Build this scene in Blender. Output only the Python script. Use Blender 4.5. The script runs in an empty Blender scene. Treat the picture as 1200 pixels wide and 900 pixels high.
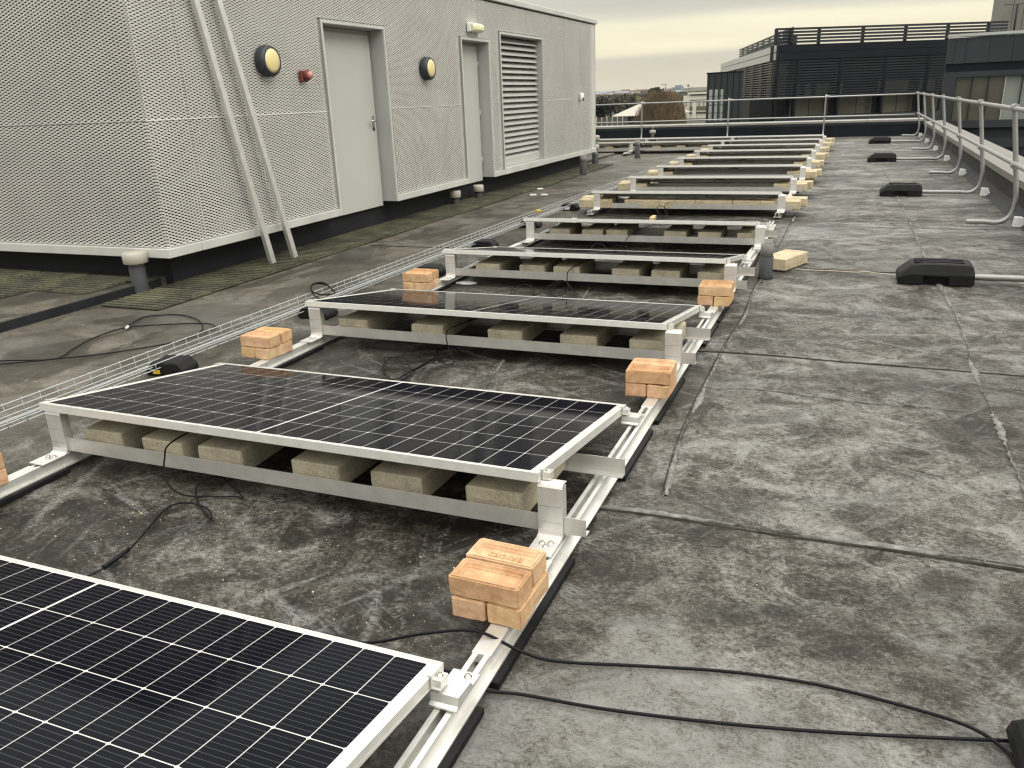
import bpy, bmesh, math, random
import numpy as np
from mathutils import Vector, Matrix, noise as mnoise
S = bpy.context.scene
COL = S.collection
R = math.radians
rng = random.Random(7)

# ------------------------------------------------------------------ camera
F, YAW, PITCH, ROLL = 951.7129, 0.3996, 0.3376, -0.0404
CAM = Vector((0.8221, -2.1773, 1.4471))
cy, sy, cp, sp = math.cos(YAW), math.sin(YAW), math.cos(PITCH), math.sin(PITCH)
r0 = Vector((cy, sy, 0)); fw = Vector((-sy * cp, cy * cp, -sp)); u0 = r0.cross(fw)
rr = math.cos(ROLL) * r0 + math.sin(ROLL) * u0
uu = -math.sin(ROLL) * r0 + math.cos(ROLL) * u0
cam = bpy.data.objects.new('camera', bpy.data.cameras.new('camera'))
cam.data.sensor_width = 36.0
cam.data.lens = F / 1200 * 36.0
cam.data.clip_start = 0.05
cam.data.clip_end = 20000
M = Matrix((rr, uu, -fw)).transposed().to_4x4(); M.translation = CAM
cam.matrix_world = M
COL.objects.link(cam); S.camera = cam

# ------------------------------------------------------------------ world, sun
SUN_EL, SUN_AZ = R(42), R(110)      # azimuth clockwise from +Y
w = bpy.data.worlds.new('World'); S.world = w; w.use_nodes = True
nt = w.node_tree; nt.nodes.clear()
def N(t, **k):
    n = nt.nodes.new(t)
    for a, b in k.items(): setattr(n, a, b)
    return n
out = N('ShaderNodeOutputWorld')
sky = N('ShaderNodeTexSky', sky_type='NISHITA', sun_disc=False, sun_elevation=SUN_EL, sun_rotation=SUN_AZ)
bg1 = N('ShaderNodeBackground'); bg1.inputs['Strength'].default_value = 0.06
nt.links.new(sky.outputs[0], bg1.inputs['Color'])
tc = N('ShaderNodeTexCoord'); sep = N('ShaderNodeSeparateXYZ')
nt.links.new(tc.outputs['Generated'], sep.inputs[0])
mp = N('ShaderNodeMapping'); mp.inputs['Scale'].default_value = (1.1, 1.1, 14.0); mp.inputs['Location'].default_value = (0.3, 0.7, 0.0)
nt.links.new(tc.outputs['Generated'], mp.inputs[0])
nz = N('ShaderNodeTexNoise'); nz.inputs['Scale'].default_value = 2.2; nz.inputs['Detail'].default_value = 6; nz.inputs['Roughness'].default_value = 0.55
nt.links.new(mp.outputs[0], nz.inputs['Vector'])
ad = N('ShaderNodeMath', operation='MULTIPLY_ADD'); ad.inputs[1].default_value = 0.03; ad.inputs[2].default_value = -0.0150
nt.links.new(nz.outputs['Fac'], ad.inputs[0])
ad2 = N('ShaderNodeMath', operation='ADD')
nt.links.new(sep.outputs['Z'], ad2.inputs[0]); nt.links.new(ad.outputs[0], ad2.inputs[1])
ramp = N('ShaderNodeValToRGB')
cr = ramp.color_ramp; cr.interpolation = 'EASE'
stops = [(0.0, (.72, .645, .48)), (.024, (.70, .64, .495)), (.038, (.67, .63, .52)), (.050, (.92, .85, .62)), (.072, (.94, .88, .665)), (.088, (.65, .625, .535)), (.105, (.60, .595, .53)),
         (.16, (.59, .595, .55)), (.3, (.95, .95, .90)), (.6, (1.98, 1.95, 1.84)), (1.0, (2.5, 2.47, 2.36))]
cr.elements[0].position = stops[0][0]; cr.elements[0].color = (*stops[0][1], 1)
cr.elements[1].position = 1.0; cr.elements[1].color = (*stops[-1][1], 1)
for p, c in stops[1:-1]:
    e = cr.elements.new(p); e.color = (*c, 1)
nt.links.new(ad2.outputs[0], ramp.inputs[0])
nz2 = N('ShaderNodeTexNoise'); nz2.inputs['Scale'].default_value = 3.0; nz2.inputs['Detail'].default_value = 8
nt.links.new(mp.outputs[0], nz2.inputs['Vector'])
mr = N('ShaderNodeMapRange'); mr.inputs[1].default_value = .3; mr.inputs[2].default_value = .7; mr.inputs[3].default_value = .93; mr.inputs[4].default_value = 1.07
nt.links.new(nz2.outputs['Fac'], mr.inputs[0])
bg2 = N('ShaderNodeBackground')
nt.links.new(ramp.outputs[0], bg2.inputs['Color']); nt.links.new(mr.outputs[0], bg2.inputs['Strength'])
mx = N('ShaderNodeMixShader'); mx.inputs[0].default_value = 0.94
nt.links.new(bg1.outputs[0], mx.inputs[1]); nt.links.new(bg2.outputs[0], mx.inputs[2])
nt.links.new(mx.outputs[0], out.inputs['Surface'])

sun = bpy.data.objects.new('sun', bpy.data.lights.new('sun', 'SUN'))
sun.data.energy = 1.1; sun.data.angle = R(28); sun.data.color = (1.0, .93, .82)
sd = Vector((math.sin(SUN_AZ) * math.cos(SUN_EL), math.cos(SUN_AZ) * math.cos(SUN_EL), math.sin(SUN_EL)))
sun.rotation_euler = sd.to_track_quat('Z', 'Y').to_euler(); sun.location = (0, 0, 30)
COL.objects.link(sun)
vs = S.view_settings; vs.view_transform = 'Standard'; vs.look = 'None'; vs.exposure = 0.12; vs.gamma = 1.0
S.cycles.max_bounces = 6
S.cycles.filter_width = 1.3

# ------------------------------------------------------------------ materials
class Mat:
    """small node builder"""
    def __init__(s, name):
        s.m = bpy.data.materials.new(name); s.m.use_nodes = True
        s.t = s.m.node_tree; s.b = s.t.nodes['Principled BSDF']; s.tc = None
    def n(s, t, ins=None, **k):
        x = s.t.nodes.new(t)
        for a, b in k.items(): setattr(x, a, b)
        for a, b in (ins or {}).items():
            if hasattr(b, 'is_output') or isinstance(b, bpy.types.NodeSocket): s.t.links.new(b, x.inputs[a])
            else: x.inputs[a].default_value = b
        return x
    def coord(s, which='Object', scale=(1, 1, 1), rot=(0, 0, 0), loc=(0, 0, 0)):
        if s.tc is None: s.tc = s.t.nodes.new('ShaderNodeTexCoord')
        return s.n('ShaderNodeMapping', {'Vector': s.tc.outputs[which], 'Scale': scale, 'Rotation': rot, 'Location': loc}).outputs[0]
    def noise(s, vec, scale, detail=5, rough=.55, dist=0, typ=None):
        x = s.n('ShaderNodeTexNoise', {'Vector': vec, 'Scale': scale, 'Detail': detail, 'Roughness': rough, 'Distortion': dist})
        if typ: x.noise_type = typ
        return x.outputs[0]
    def ramp(s, fac, stops):
        x = s.n('ShaderNodeValToRGB', {'Fac': fac}); c = x.color_ramp
        c.elements[0].position = stops[0][0]; c.elements[1].position = stops[-1][0]
        c.elements[0].color = col4(stops[0][1]); c.elements[1].color = col4(stops[-1][1])
        for p, q in stops[1:-1]:
            e = c.elements.new(p); e.color = col4(q)
        return x.outputs[0]
    def mix(s, fac, a, b, mode='MIX'):
        x = s.n('ShaderNodeMix', data_type='RGBA', blend_type=mode)
        for i, v in ((0, fac), (6, a), (7, b)):
            if isinstance(v, bpy.types.NodeSocket): s.t.links.new(v, x.inputs[i])
            else: x.inputs[i].default_value = col4(v) if i > 0 else v
        return x.outputs[2]
    def math(s, op, a, b=0.5, c=0.5):
        x = s.n('ShaderNodeMath', operation=op)
        for i, v in enumerate((a, b, c)):
            if isinstance(v, bpy.types.NodeSocket): s.t.links.new(v, x.inputs[i])
            else: x.inputs[i].default_value = v
        return x.outputs[0]
    def set(s, **k):
        for a, v in k.items():
            i = s.b.inputs[a.replace('_', ' ')]
            if isinstance(v, bpy.types.NodeSocket): s.t.links.new(v, i)
            else: i.default_value = col4(v) if a == 'Base_Color' else v
        return s
    def bump(s, h, strength=.3, dist=.01):
        x = s.n('ShaderNodeBump', {'Height': h, 'Strength': strength, 'Distance': dist})
        s.t.links.new(x.outputs[0], s.b.inputs['Normal'])
        return s
def col4(c):
    if isinstance(c, (int, float)): return (c, c, c, 1)
    return tuple(c) if len(c) == 4 else (*c, 1)

def simple(name, col, rough=.6, metal=0., spec=.5, var=.12, scale=6., bump=0., bscale=60., bdist=.003, stretch=(1, 1, 1), which='Object'):
    m = Mat(name); v = m.coord(which, stretch)
    f = m.noise(v, scale, 6, .6)
    lo = tuple(c * (1 - var) for c in col); hi = tuple(min(1, c * (1 + var)) for c in col)
    m.set(Base_Color=m.ramp(f, [(.3, lo), (.7, hi)]), Roughness=m.math('MULTIPLY_ADD', f, .25, rough - .12), Metallic=metal, Specular_IOR_Level=spec)
    if bump: m.bump(m.noise(v, bscale, 4, .6), bump, bdist)
    return m.m

def roof_material():
    m = Mat('roof_membrane')
    v = m.coord(); vs_ = m.coord(scale=(.55, 1.25, 1)); v2 = m.coord(rot=(0, 0, .5)); v3 = m.coord(rot=(0, 0, -.8), scale=(1, 2.6, 1))
    big = m.noise(vs_, .9, 6, .62, .8)
    mid = m.noise(v2, 3.6, 8, .68, 1.4)
    fine = m.noise(v, 38, 8, .72, 1.0)
    grain = m.noise(v, 190, 4, .7)
    sq = m.noise(v2, 13, 6, .65, 2.2, 'RIDGED_MULTIFRACTAL')
    scr = m.noise(v3, 5.5, 7, .7, 2.8, 'RIDGED_MULTIFRACTAL')
    # chalky traffic film: a worn walking lane on the right of the panels, darker between them with some shade painted in, a browner lane beside the plant room
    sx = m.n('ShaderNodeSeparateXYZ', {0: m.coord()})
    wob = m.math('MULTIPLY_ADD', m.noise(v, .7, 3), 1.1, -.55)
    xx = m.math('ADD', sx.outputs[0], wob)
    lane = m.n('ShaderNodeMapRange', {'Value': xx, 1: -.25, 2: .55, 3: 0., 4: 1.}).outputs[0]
    left = m.n('ShaderNodeMapRange', {'Value': xx, 1: -2.35, 2: -2.9, 3: 0., 4: 1.}).outputs[0]
    fine2 = m.noise(m.coord(rot=(0, 0, 1.1), scale=(1, 1.7, 1)), 17, 8, .74, 2.6)
    a = m.math('MULTIPLY_ADD', big, .34, 0)
    a = m.math('MULTIPLY_ADD', mid, .34, a)
    a = m.math('MULTIPLY_ADD', fine2, .30, a)
    a = m.math('MULTIPLY_ADD', fine, .22, a)
    a = m.math('MULTIPLY_ADD', grain, .20, a)           # mean about .70
    a = m.math('MULTIPLY_ADD', lane, .058, a)  # paler lane: scuffing plus sky sheen put into the tone
    a = m.math('MULTIPLY_ADD', m.math('MULTIPLY', lane, m.n('ShaderNodeMapRange', {'Value': m.math('MULTIPLY_ADD', m.noise(v, .6, 4), 1.6, sx.outputs[1]), 1: 3.2, 2: .6, 3: 0., 4: 1.}).outputs[0]), .016, a)  # near end lightened further, sky sheen painted into the colour
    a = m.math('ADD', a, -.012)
    worn = m.ramp(a, [(.62, (.0085, .0072, .0052)), (.672, (.021, .0178, .0130)), (.715, (.052, .0458, .0355)), (.755, (.118, .111, .096)), (.81, (.215, .209, .193)), (.89, (.29, .285, .268))])
    brown = m.ramp(a, [(.58, (.030, .026, .019)), (.67, (.078, .069, .053)), (.74, (.125, .113, .090)), (.83, (.20, .186, .156))])
    c = m.mix(left, worn, brown)
    # squiggly scuffs, drag marks, specks
    notleft = m.math('SUBTRACT', 1, left)
    def thr(x, lo, hi, top=1.0): return m.n('ShaderNodeMapRange', {'Value': x, 1: lo, 2: hi, 4: top}).outputs[0]
    patch = m.noise(v, 1.3, 5, .6, .4); patch2 = m.noise(m.coord(loc=(7, 3, 0)), .9, 4, .6, .3)
    c = m.mix(m.math('MULTIPLY', m.math('MULTIPLY', thr(sq, .55, .85), thr(patch, .48, .6)), m.math('MULTIPLY', notleft, .55)), c, (.018, .017, .014))
    c = m.mix(m.math('MULTIPLY', m.math('MULTIPLY', thr(scr, .68, .93), thr(patch2, .46, .6)), .45), c, (.30, .295, .272))
    for (ro, sc_, lo, k_, colr, lc) in ((.42, (1.1, 7, 1), .58, .50, (.30, .297, .28), (0, 0, 0)), (-.95, (1.1, 9, 1), .575, .45, (.28, .275, .255), (3, 9, 0)), (-.5, (1.0, 4.5, 1), .575, .5, (.014, .019, .016), (5, 1, 0)), (1.25, (1.0, 8, 1), .585, .42, (.29, .285, .265), (1, 4, 0))):
        st = m.noise(m.n('ShaderNodeMapping', {'Vector': m.coord(rot=(0, 0, ro)), 'Scale': sc_, 'Location': lc}).outputs[0], 1.15, 7, .62, .35)
        c = m.mix(m.math('MULTIPLY', m.math('MULTIPLY', thr(st, lo, lo + .09), thr(fine2, .38, .56)), m.math('MULTIPLY', notleft, k_)), c, colr)
    tide = m.noise(m.coord(loc=(11, 5, 0)), .75, 3, .5, .6)
    td = thr(m.math('ABSOLUTE', m.math('SUBTRACT', tide, .53)), .010, .0, 1.)
    c = m.mix(m.math('MULTIPLY', td, m.math('MULTIPLY', thr(fine2, .46, .6), .5)), c, (.22, .21, .185))
    c = m.mix(m.math('MULTIPLY', thr(tide, .53, .56), .30), c, (.030, .027, .021))
    # short scratches and rubbed drag marks: stretched cells, only some of them marked
    wv = m.n('ShaderNodeVectorMath', {0: m.n('ShaderNodeTexNoise', {'Vector': v, 'Scale': 1.6, 'Detail': 3}).outputs[1], 'Scale': .16}, operation='SCALE').outputs[0]
    def marks(ro, asp, sc, rad, share, k_, colr, loc, soft):
        r1 = m.n('ShaderNodeMapping', {'Vector': m.n('ShaderNodeVectorMath', {0: m.coord(), 1: wv}, operation='ADD').outputs[0], 'Rotation': (0, 0, ro)}).outputs[0]
        mp_ = m.n('ShaderNodeMapping', {'Vector': r1, 'Scale': (sc, sc * asp, 1), 'Location': loc}).outputs[0]
        vo = m.n('ShaderNodeTexVoronoi', {'Vector': mp_, 'Scale': 1.0, 'Randomness': 1.0}, voronoi_dimensions='2D')
        hit = m.math('MULTIPLY', thr(vo.outputs['Distance'], rad, rad * (1 - soft)), m.math('GREATER_THAN', m.n('ShaderNodeSeparateColor', {0: vo.outputs['Color']}).outputs[0], 1 - share))
        hit = m.math('MULTIPLY', hit, thr(m.noise(m.coord(loc=loc), 2.2, 3, .5), .40, .58))
        return m.mix(m.math('MULTIPLY', m.math('MULTIPLY', hit, thr(fine2, .40, .62)), m.math('MULTIPLY', notleft, k_)), c, colr)
    for ar in ((.5, 24, 1.1, .20, .26, .42, (.27, .267, .25), (0, 0, 0), .85), (-1.0, 28, 1.3, .20, .24, .42, (.27, .267, .25), (4, 7, 0), .85), (1.35, 26, 1.2, .20, .16, .38, (.27, .267, .25), (9, 2, 0), .85), (2.2, 22, 1.5, .22, .16, .38, (.27, .267, .25), (5, 12, 0), .85),
               (-.45, 8, .62, .26, .5, .60, (.27, .267, .25), (3, 3, 0), .8), (.9, 6, .7, .26, .22, .40, (.26, .256, .24), (1, 8, 0), .9), (-.75, 5, .8, .30, .35, .5, (.016, .0145, .012), (6, 6, 0), .8), (1.0, 30, 1.6, .20, .25, .45, (.014, .013, .011), (2, 5, 0), .8)):
        c = marks(*ar)
    stain = m.math('MULTIPLY', thr(m.noise(m.coord(loc=(0, 2.5, 0), scale=(1.3, .8, 1)), 1.25, 6, .62, .6), .53, .57), m.n('ShaderNodeMapRange', {'Value': xx, 1: -2.9, 2: -3.6}).outputs[0])
    c = m.mix(m.math('MULTIPLY', stain, .72), c, (.026, .023, .017))
    spk = m.noise(m.coord(loc=(2, 2, 0)), 150, 3, .6)
    c = m.mix(m.math('MULTIPLY', m.math('MULTIPLY', thr(spk, .585, .66), thr(m.noise(m.coord(loc=(4, 8, 0)), 4.5, 5, .65, 1.), .45, .58)), .65), c, (.022, .021, .018))
    # a few damp patches, their sky sheen mixed into the colour as blue-grey
    wet_sheen = m.n('ShaderNodeMapRange', {'Value': m.noise(v2, .55, 5, .6, .5), 1: .56, 2: .68}).outputs[0]
    c = m.mix(m.math('MULTIPLY', wet_sheen, .25), c, (.15, .158, .160))
    m.set(Base_Color=c, Roughness=m.math('MULTIPLY_ADD', fine, .30, m.math('MULTIPLY_ADD', wet_sheen, -.16, .48)), Specular_IOR_Level=.24)
    h = m.math('MULTIPLY_ADD', fine, .6, m.math('MULTIPLY', grain, .4))
    m.bump(h, .35, .004)
    return m.m

def brick_material():
    m = Mat('orange_brick'); v = m.coord()
    oi = m.n('ShaderNodeObjectInfo')
    vv = m.n('ShaderNodeVectorMath', {0: v, 1: oi.outputs['Random']}, operation='ADD').outputs[0]
    a = m.noise(vv, 14, 6, .65); b = m.noise(vv, 90, 5, .7); d = m.noise(vv, 7, 4, .6)
    c = m.ramp(a, [(.3, (.45, .29, .19)), (.52, (.60, .425, .295)), (.72, (.73, .58, .44))])
    tint = m.ramp(oi.outputs['Random'], [(0, (.82, .66, .46)), (.25, (1, .95, .80)), (.5, (1.0, .80, .68)), (.75, (.95, .90, .58)), (1, (1, .88, .80))])
    c = m.mix(.85, c, tint, 'MULTIPLY')
    yel = m.n('ShaderNodeMapRange', {'Value': d, 1: .55, 2: .68}).outputs[0]
    c = m.mix(m.math('MULTIPLY', yel, .55), c, (.46, .35, .16))
    sp_ = m.n('ShaderNodeMapRange', {'Value': b, 1: .62, 2: .72}).outputs[0]
    c = m.mix(m.math('MULTIPLY', sp_, .35), c, (.70, .58, .42))
    fl = m.noise(vv, 24, 6, .7, 1.2)
    c = m.mix(m.n('ShaderNodeMapRange', {'Value': fl, 1: .58, 2: .70, 4: .35}).outputs[0], c, (.30, .15, .085))
    c = m.mix(m.n('ShaderNodeMapRange', {'Value': m.noise(vv, 40, 5, .7), 1: .62, 2: .72, 4: .6}).outputs[0], c, (.08, .06, .045))
    m.set(Base_Color=c, Roughness=.9, Specular_IOR_Level=.2).bump(m.math('MULTIPLY_ADD', fl, .5, m.math('MULTIPLY', b, .5)), .6, .004)
    return m.m

def block_material(name, col):
    m = Mat(name); v = m.coord(); oi = m.n('ShaderNodeObjectInfo')
    vv = m.n('ShaderNodeVectorMath', {0: v, 1: oi.outputs['Random']}, operation='ADD').outputs[0]
    a = m.noise(vv, 9, 5, .6); b = m.noise(vv, 130, 4, .75)
    c = m.ramp(m.math('MULTIPLY_ADD', b, .6, m.math('MULTIPLY', a, .4)), [(.36, tuple(x * .55 for x in col)), (.5, col), (.66, tuple(min(1, x * 1.3) for x in col))])
    m.set(Base_Color=c, Roughness=.93, Specular_IOR_Level=.2).bump(b, .7, .004)
    return m.m

def cell_material():
    m = Mat('solar_cell'); v = m.coord()
    sx = m.n('ShaderNodeSeparateXYZ', {0: v})
    # ten thin busbars along the long side of the panel, real print on the cell
    fr = m.math('FRACT', m.math('MULTIPLY_ADD', sx.outputs[1], 1 / .0180, 0.5))
    ln = m.math('LESS_THAN', m.math('ABSOLUTE', m.math('SUBTRACT', fr, .5)), .024)
    oi = m.n('ShaderNodeObjectInfo')
    base = m.ramp(oi.outputs['Random'], [(0, (.0022, .0026, .0055)), (1, (.0036, .0040, .0075))])
    c = m.mix(m.math('MULTIPLY', ln, .85), base, (.11, .11, .115))
    dirt = m.noise(m.coord(), 30, 5, .7)
    c = m.mix(m.n('ShaderNodeMapRange', {'Value': dirt, 1: .62, 2: .85, 4: .03}).outputs[0], c, (.3, .3, .3))
    m.set(Base_Color=c, Roughness=.07, Specular_IOR_Level=.05, Coat_Weight=0.)
    return m.m

def grass_like(name, lo, hi, scale):
    m = Mat(name); v = m.coord()
    f = m.noise(v, scale, 6, .7)
    m.set(Base_Color=m.ramp(f, [(.35, lo), (.65, hi)]), Roughness=.9)
    return m.m

def tile_material():
    m = Mat('mossy_tile'); v = m.coord(); oi = m.n('ShaderNodeObjectInfo')
    vv = m.n('ShaderNodeVectorMath', {0: v, 1: oi.outputs['Random']}, operation='ADD').outputs[0]
    a = m.noise(vv, 2.2, 6, .65, .6); b = m.noise(vv, 26, 5, .7)
    c = m.ramp(m.math('MULTIPLY_ADD', b, .35, m.math('MULTIPLY', a, .65)), [(.36, (.018, .017, .012)), (.47, (.06, .057, .035)), (.56, (.10, .097, .052)), (.68, (.155, .145, .10))])
    m.set(Base_Color=c, Roughness=.85).bump(b, .4, .004)
    return m.m

def alu(name, col=(.80, .79, .75), rough=.38, metal=.75):
    m = Mat(name); v = m.coord(scale=(3, 3, 3)); f = m.noise(v, 5, 6, .65); g = m.noise(m.coord(scale=(2, 60, 60)), 3, 3, .6)
    c = m.ramp(f, [(.3, tuple(x * .86 for x in col)), (.7, col)])
    c = m.mix(m.n('ShaderNodeMapRange', {'Value': g, 1: .5, 2: .75, 4: .18}).outputs[0], c, tuple(x * .7 for x in col))
    m.set(Base_Color=c, Metallic=metal, Roughness=m.math('MULTIPLY_ADD', f, .25, rough - .12))
    return m.m

MT = dict(
    roof=roof_material(), brick=brick_material(), cell=cell_material(), tile=tile_material(),
    block=block_material('concrete_block', (.385, .345, .25)), block_pale=block_material('pale_concrete_block', (.50, .42, .28)),
    frame=alu('panel_frame_aluminium', (.76, .75, .70), .42, .55), alu=alu('mill_aluminium', (.80, .79, .75), .40, .65), galv=alu('galvanised_steel', (.36, .365, .35), .42, .6),
    beam=alu('ballast_tray_aluminium', (.62, .61, .57), .40, .6), wire=alu('bright_zinc_wire', (.55, .585, .59), .4, .5),
    backsheet=simple('white_backsheet', (.62, .61, .57), .12, 0, .25, .04),
    rubber=simple('black_rubber', (.008, .008, .009), .62, 0, .22, .35, 12, .4, 120),
    cable=simple('black_cable', (.004, .004, .006), .5, 0, .2, .1),
    mesh=simple('expanded_metal', (.92, .905, .86), .5, .1, .5, .06, 2), trim=simple('pale_grey_trim', (.56, .56, .52), .48, .15, .5, .10, 3),
    reveal=simple('grey_reveal', (.42, .425, .41), .5, .1, .5, .06, 2),
    door=simple('grey_green_door', (.465, .475, .44), .42, 0, .5, .03, 1.2), louvre=simple('louvre_slat', (.48, .485, .455), .45, .1, .5, .05, 3),
    plinth=simple('dark_plinth', (.018, .019, .022), .6, 0, .18, .3, 2.5), void=simple('dark_void', (.010, .010, .012), .8, 0, .2, .1),
    parapet=simple('dark_parapet_felt', (.010, .012, .017), .6, 0, .15, .35, 2.2, .2, 40), parapet_r=simple('grey_parapet_felt', (.040, .040, .040), .7, 0, .2, .4, 3.5, .3, 50),
    coping=simple('coping_metal', (.20, .185, .165), .5, .2, .5, .18, 3, stretch=(1, 3, 1)), coping_edge=simple('coping_edge_metal', (.30, .29, .26), .45, .3, .5, .1, 3),
    white=simple('white_plastic', (.88, .88, .85), .45, 0, .5, .05), opal=simple('cream_lens', (.78, .66, .32), .35, 0, .5, .06, 3), opal_w=simple('pale_lens', (.78, .75, .48), .3, 0, .5, .05),
    charcoal=simple('charcoal_plastic', (.032, .036, .042), .5, 0, .5, .1), red=simple('red_plastic', (.17, .034, .027), .42, 0, .5, .1), red_lens=simple('pinkish_lens', (.55, .27, .21), .25, 0, .5, .05),
    steel=alu('satin_steel', (.55, .54, .50), .3, .9), yellow=simple('yellow_label', (.62, .44, .03), .5), paper=simple('white_label', (.8, .8, .78), .5),
    wood=simple('pale_softwood', (.62, .46, .27), .8, 0, .3, .18, 4, stretch=(1, 8, 8)), string=simple('pale_string', (.55, .50, .38), .9),
    pipegrey=simple('grey_pvc', (.19, .185, .17), .6, 0, .4, .15, 6), pipedark=simple('dark_felt_collar', (.045, .047, .050), .7, 0, .4, .2, 8),
    pvcpale=simple('pale_pvc_cap', (.43, .41, .35), .5, 0, .4, .1, 8),
    lap=simple('bitumen_lap', (.040, .037, .031), .85, 0, .15, .6, 20, .4, 60), smear=simple('pale_lap_smear', (.17, .166, .152), .8, 0, .3, .6, 22, .6, 80),
    navy=simple('navy_cladding', (.006, .0075, .012), .45, .1, .22, .15, .4), navy2=simple('grey_cladding', (.036, .042, .046), .45, .1, .22, .12, .4),
    skylouvre=simple('sky_toned_louvre', (.10, .105, .10), .4, .2, .5, .1, 1), navyslat=simple('dark_louvre', (.038, .042, .050), .4, .2, .22, .1, 1), fascia=simple('pale_fascia', (.46, .47, .44), .4, .2, .5, .06, .3),
    oglass=simple('olive_reflecting_glass', (.098, .096, .072), .07, 0, .6, .3, .35), pglass=simple('pale_glass', (.34, .37, .35), .07, 0, .6, .15, .5), pane_light=simple('pale_pane', (.22, .235, .21), .3, 0, .5, .15, .8),  # olive tone: reflection of the warm interior put into the glass colour
    concrete=simple('precast_concrete', (.20, .195, .165), .8, 0, .3, .12, .25, stretch=(2, 2, .3)), land=grass_like('land', (.035, .042, .02), (.075, .07, .04), .012),
    hillm=grass_like('wooded_hill', (.030, .036, .036), (.055, .06, .052), .02), woodm=grass_like('winter_wood', (.060, .056, .036), (.095, .086, .058), .05),
    twig=simple('brown_twig', (.19, .140, .085), .9, 0, .2, .4, .3), bark=simple('bark', (.05, .042, .033), .9), leafd=simple('dark_leaf', (.022, .028, .014), .8, 0, .2, .5, .6),
    leafy=simple('yellow_leaf', (.20, .18, .05), .8, 0, .2, .4, .6), leafc=simple('conifer_leaf', (.014, .020, .013), .8, 0, .2, .5, .6),
    offwhite=simple('off_white_render', (.62, .58, .50), .8, 0, .3, .08, .1), bluegrey=simple('blue_grey_tower', (.20, .24, .28), .6, 0, .4, .1, .02), cream=simple('cream_roof', (.42, .39, .33), .6, 0, .3, .1, .2),
    darkwall=simple('dark_wall', (.020, .022, .026), .7, 0, .3, .2, .2), fencem=simple('weathered_fence', (.095, .095, .085), .85, 0, .3, .2, .3), roofr=simple('red_brown_roof', (.14, .09, .07), .8, 0, .3, .2, .1),
)

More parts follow.
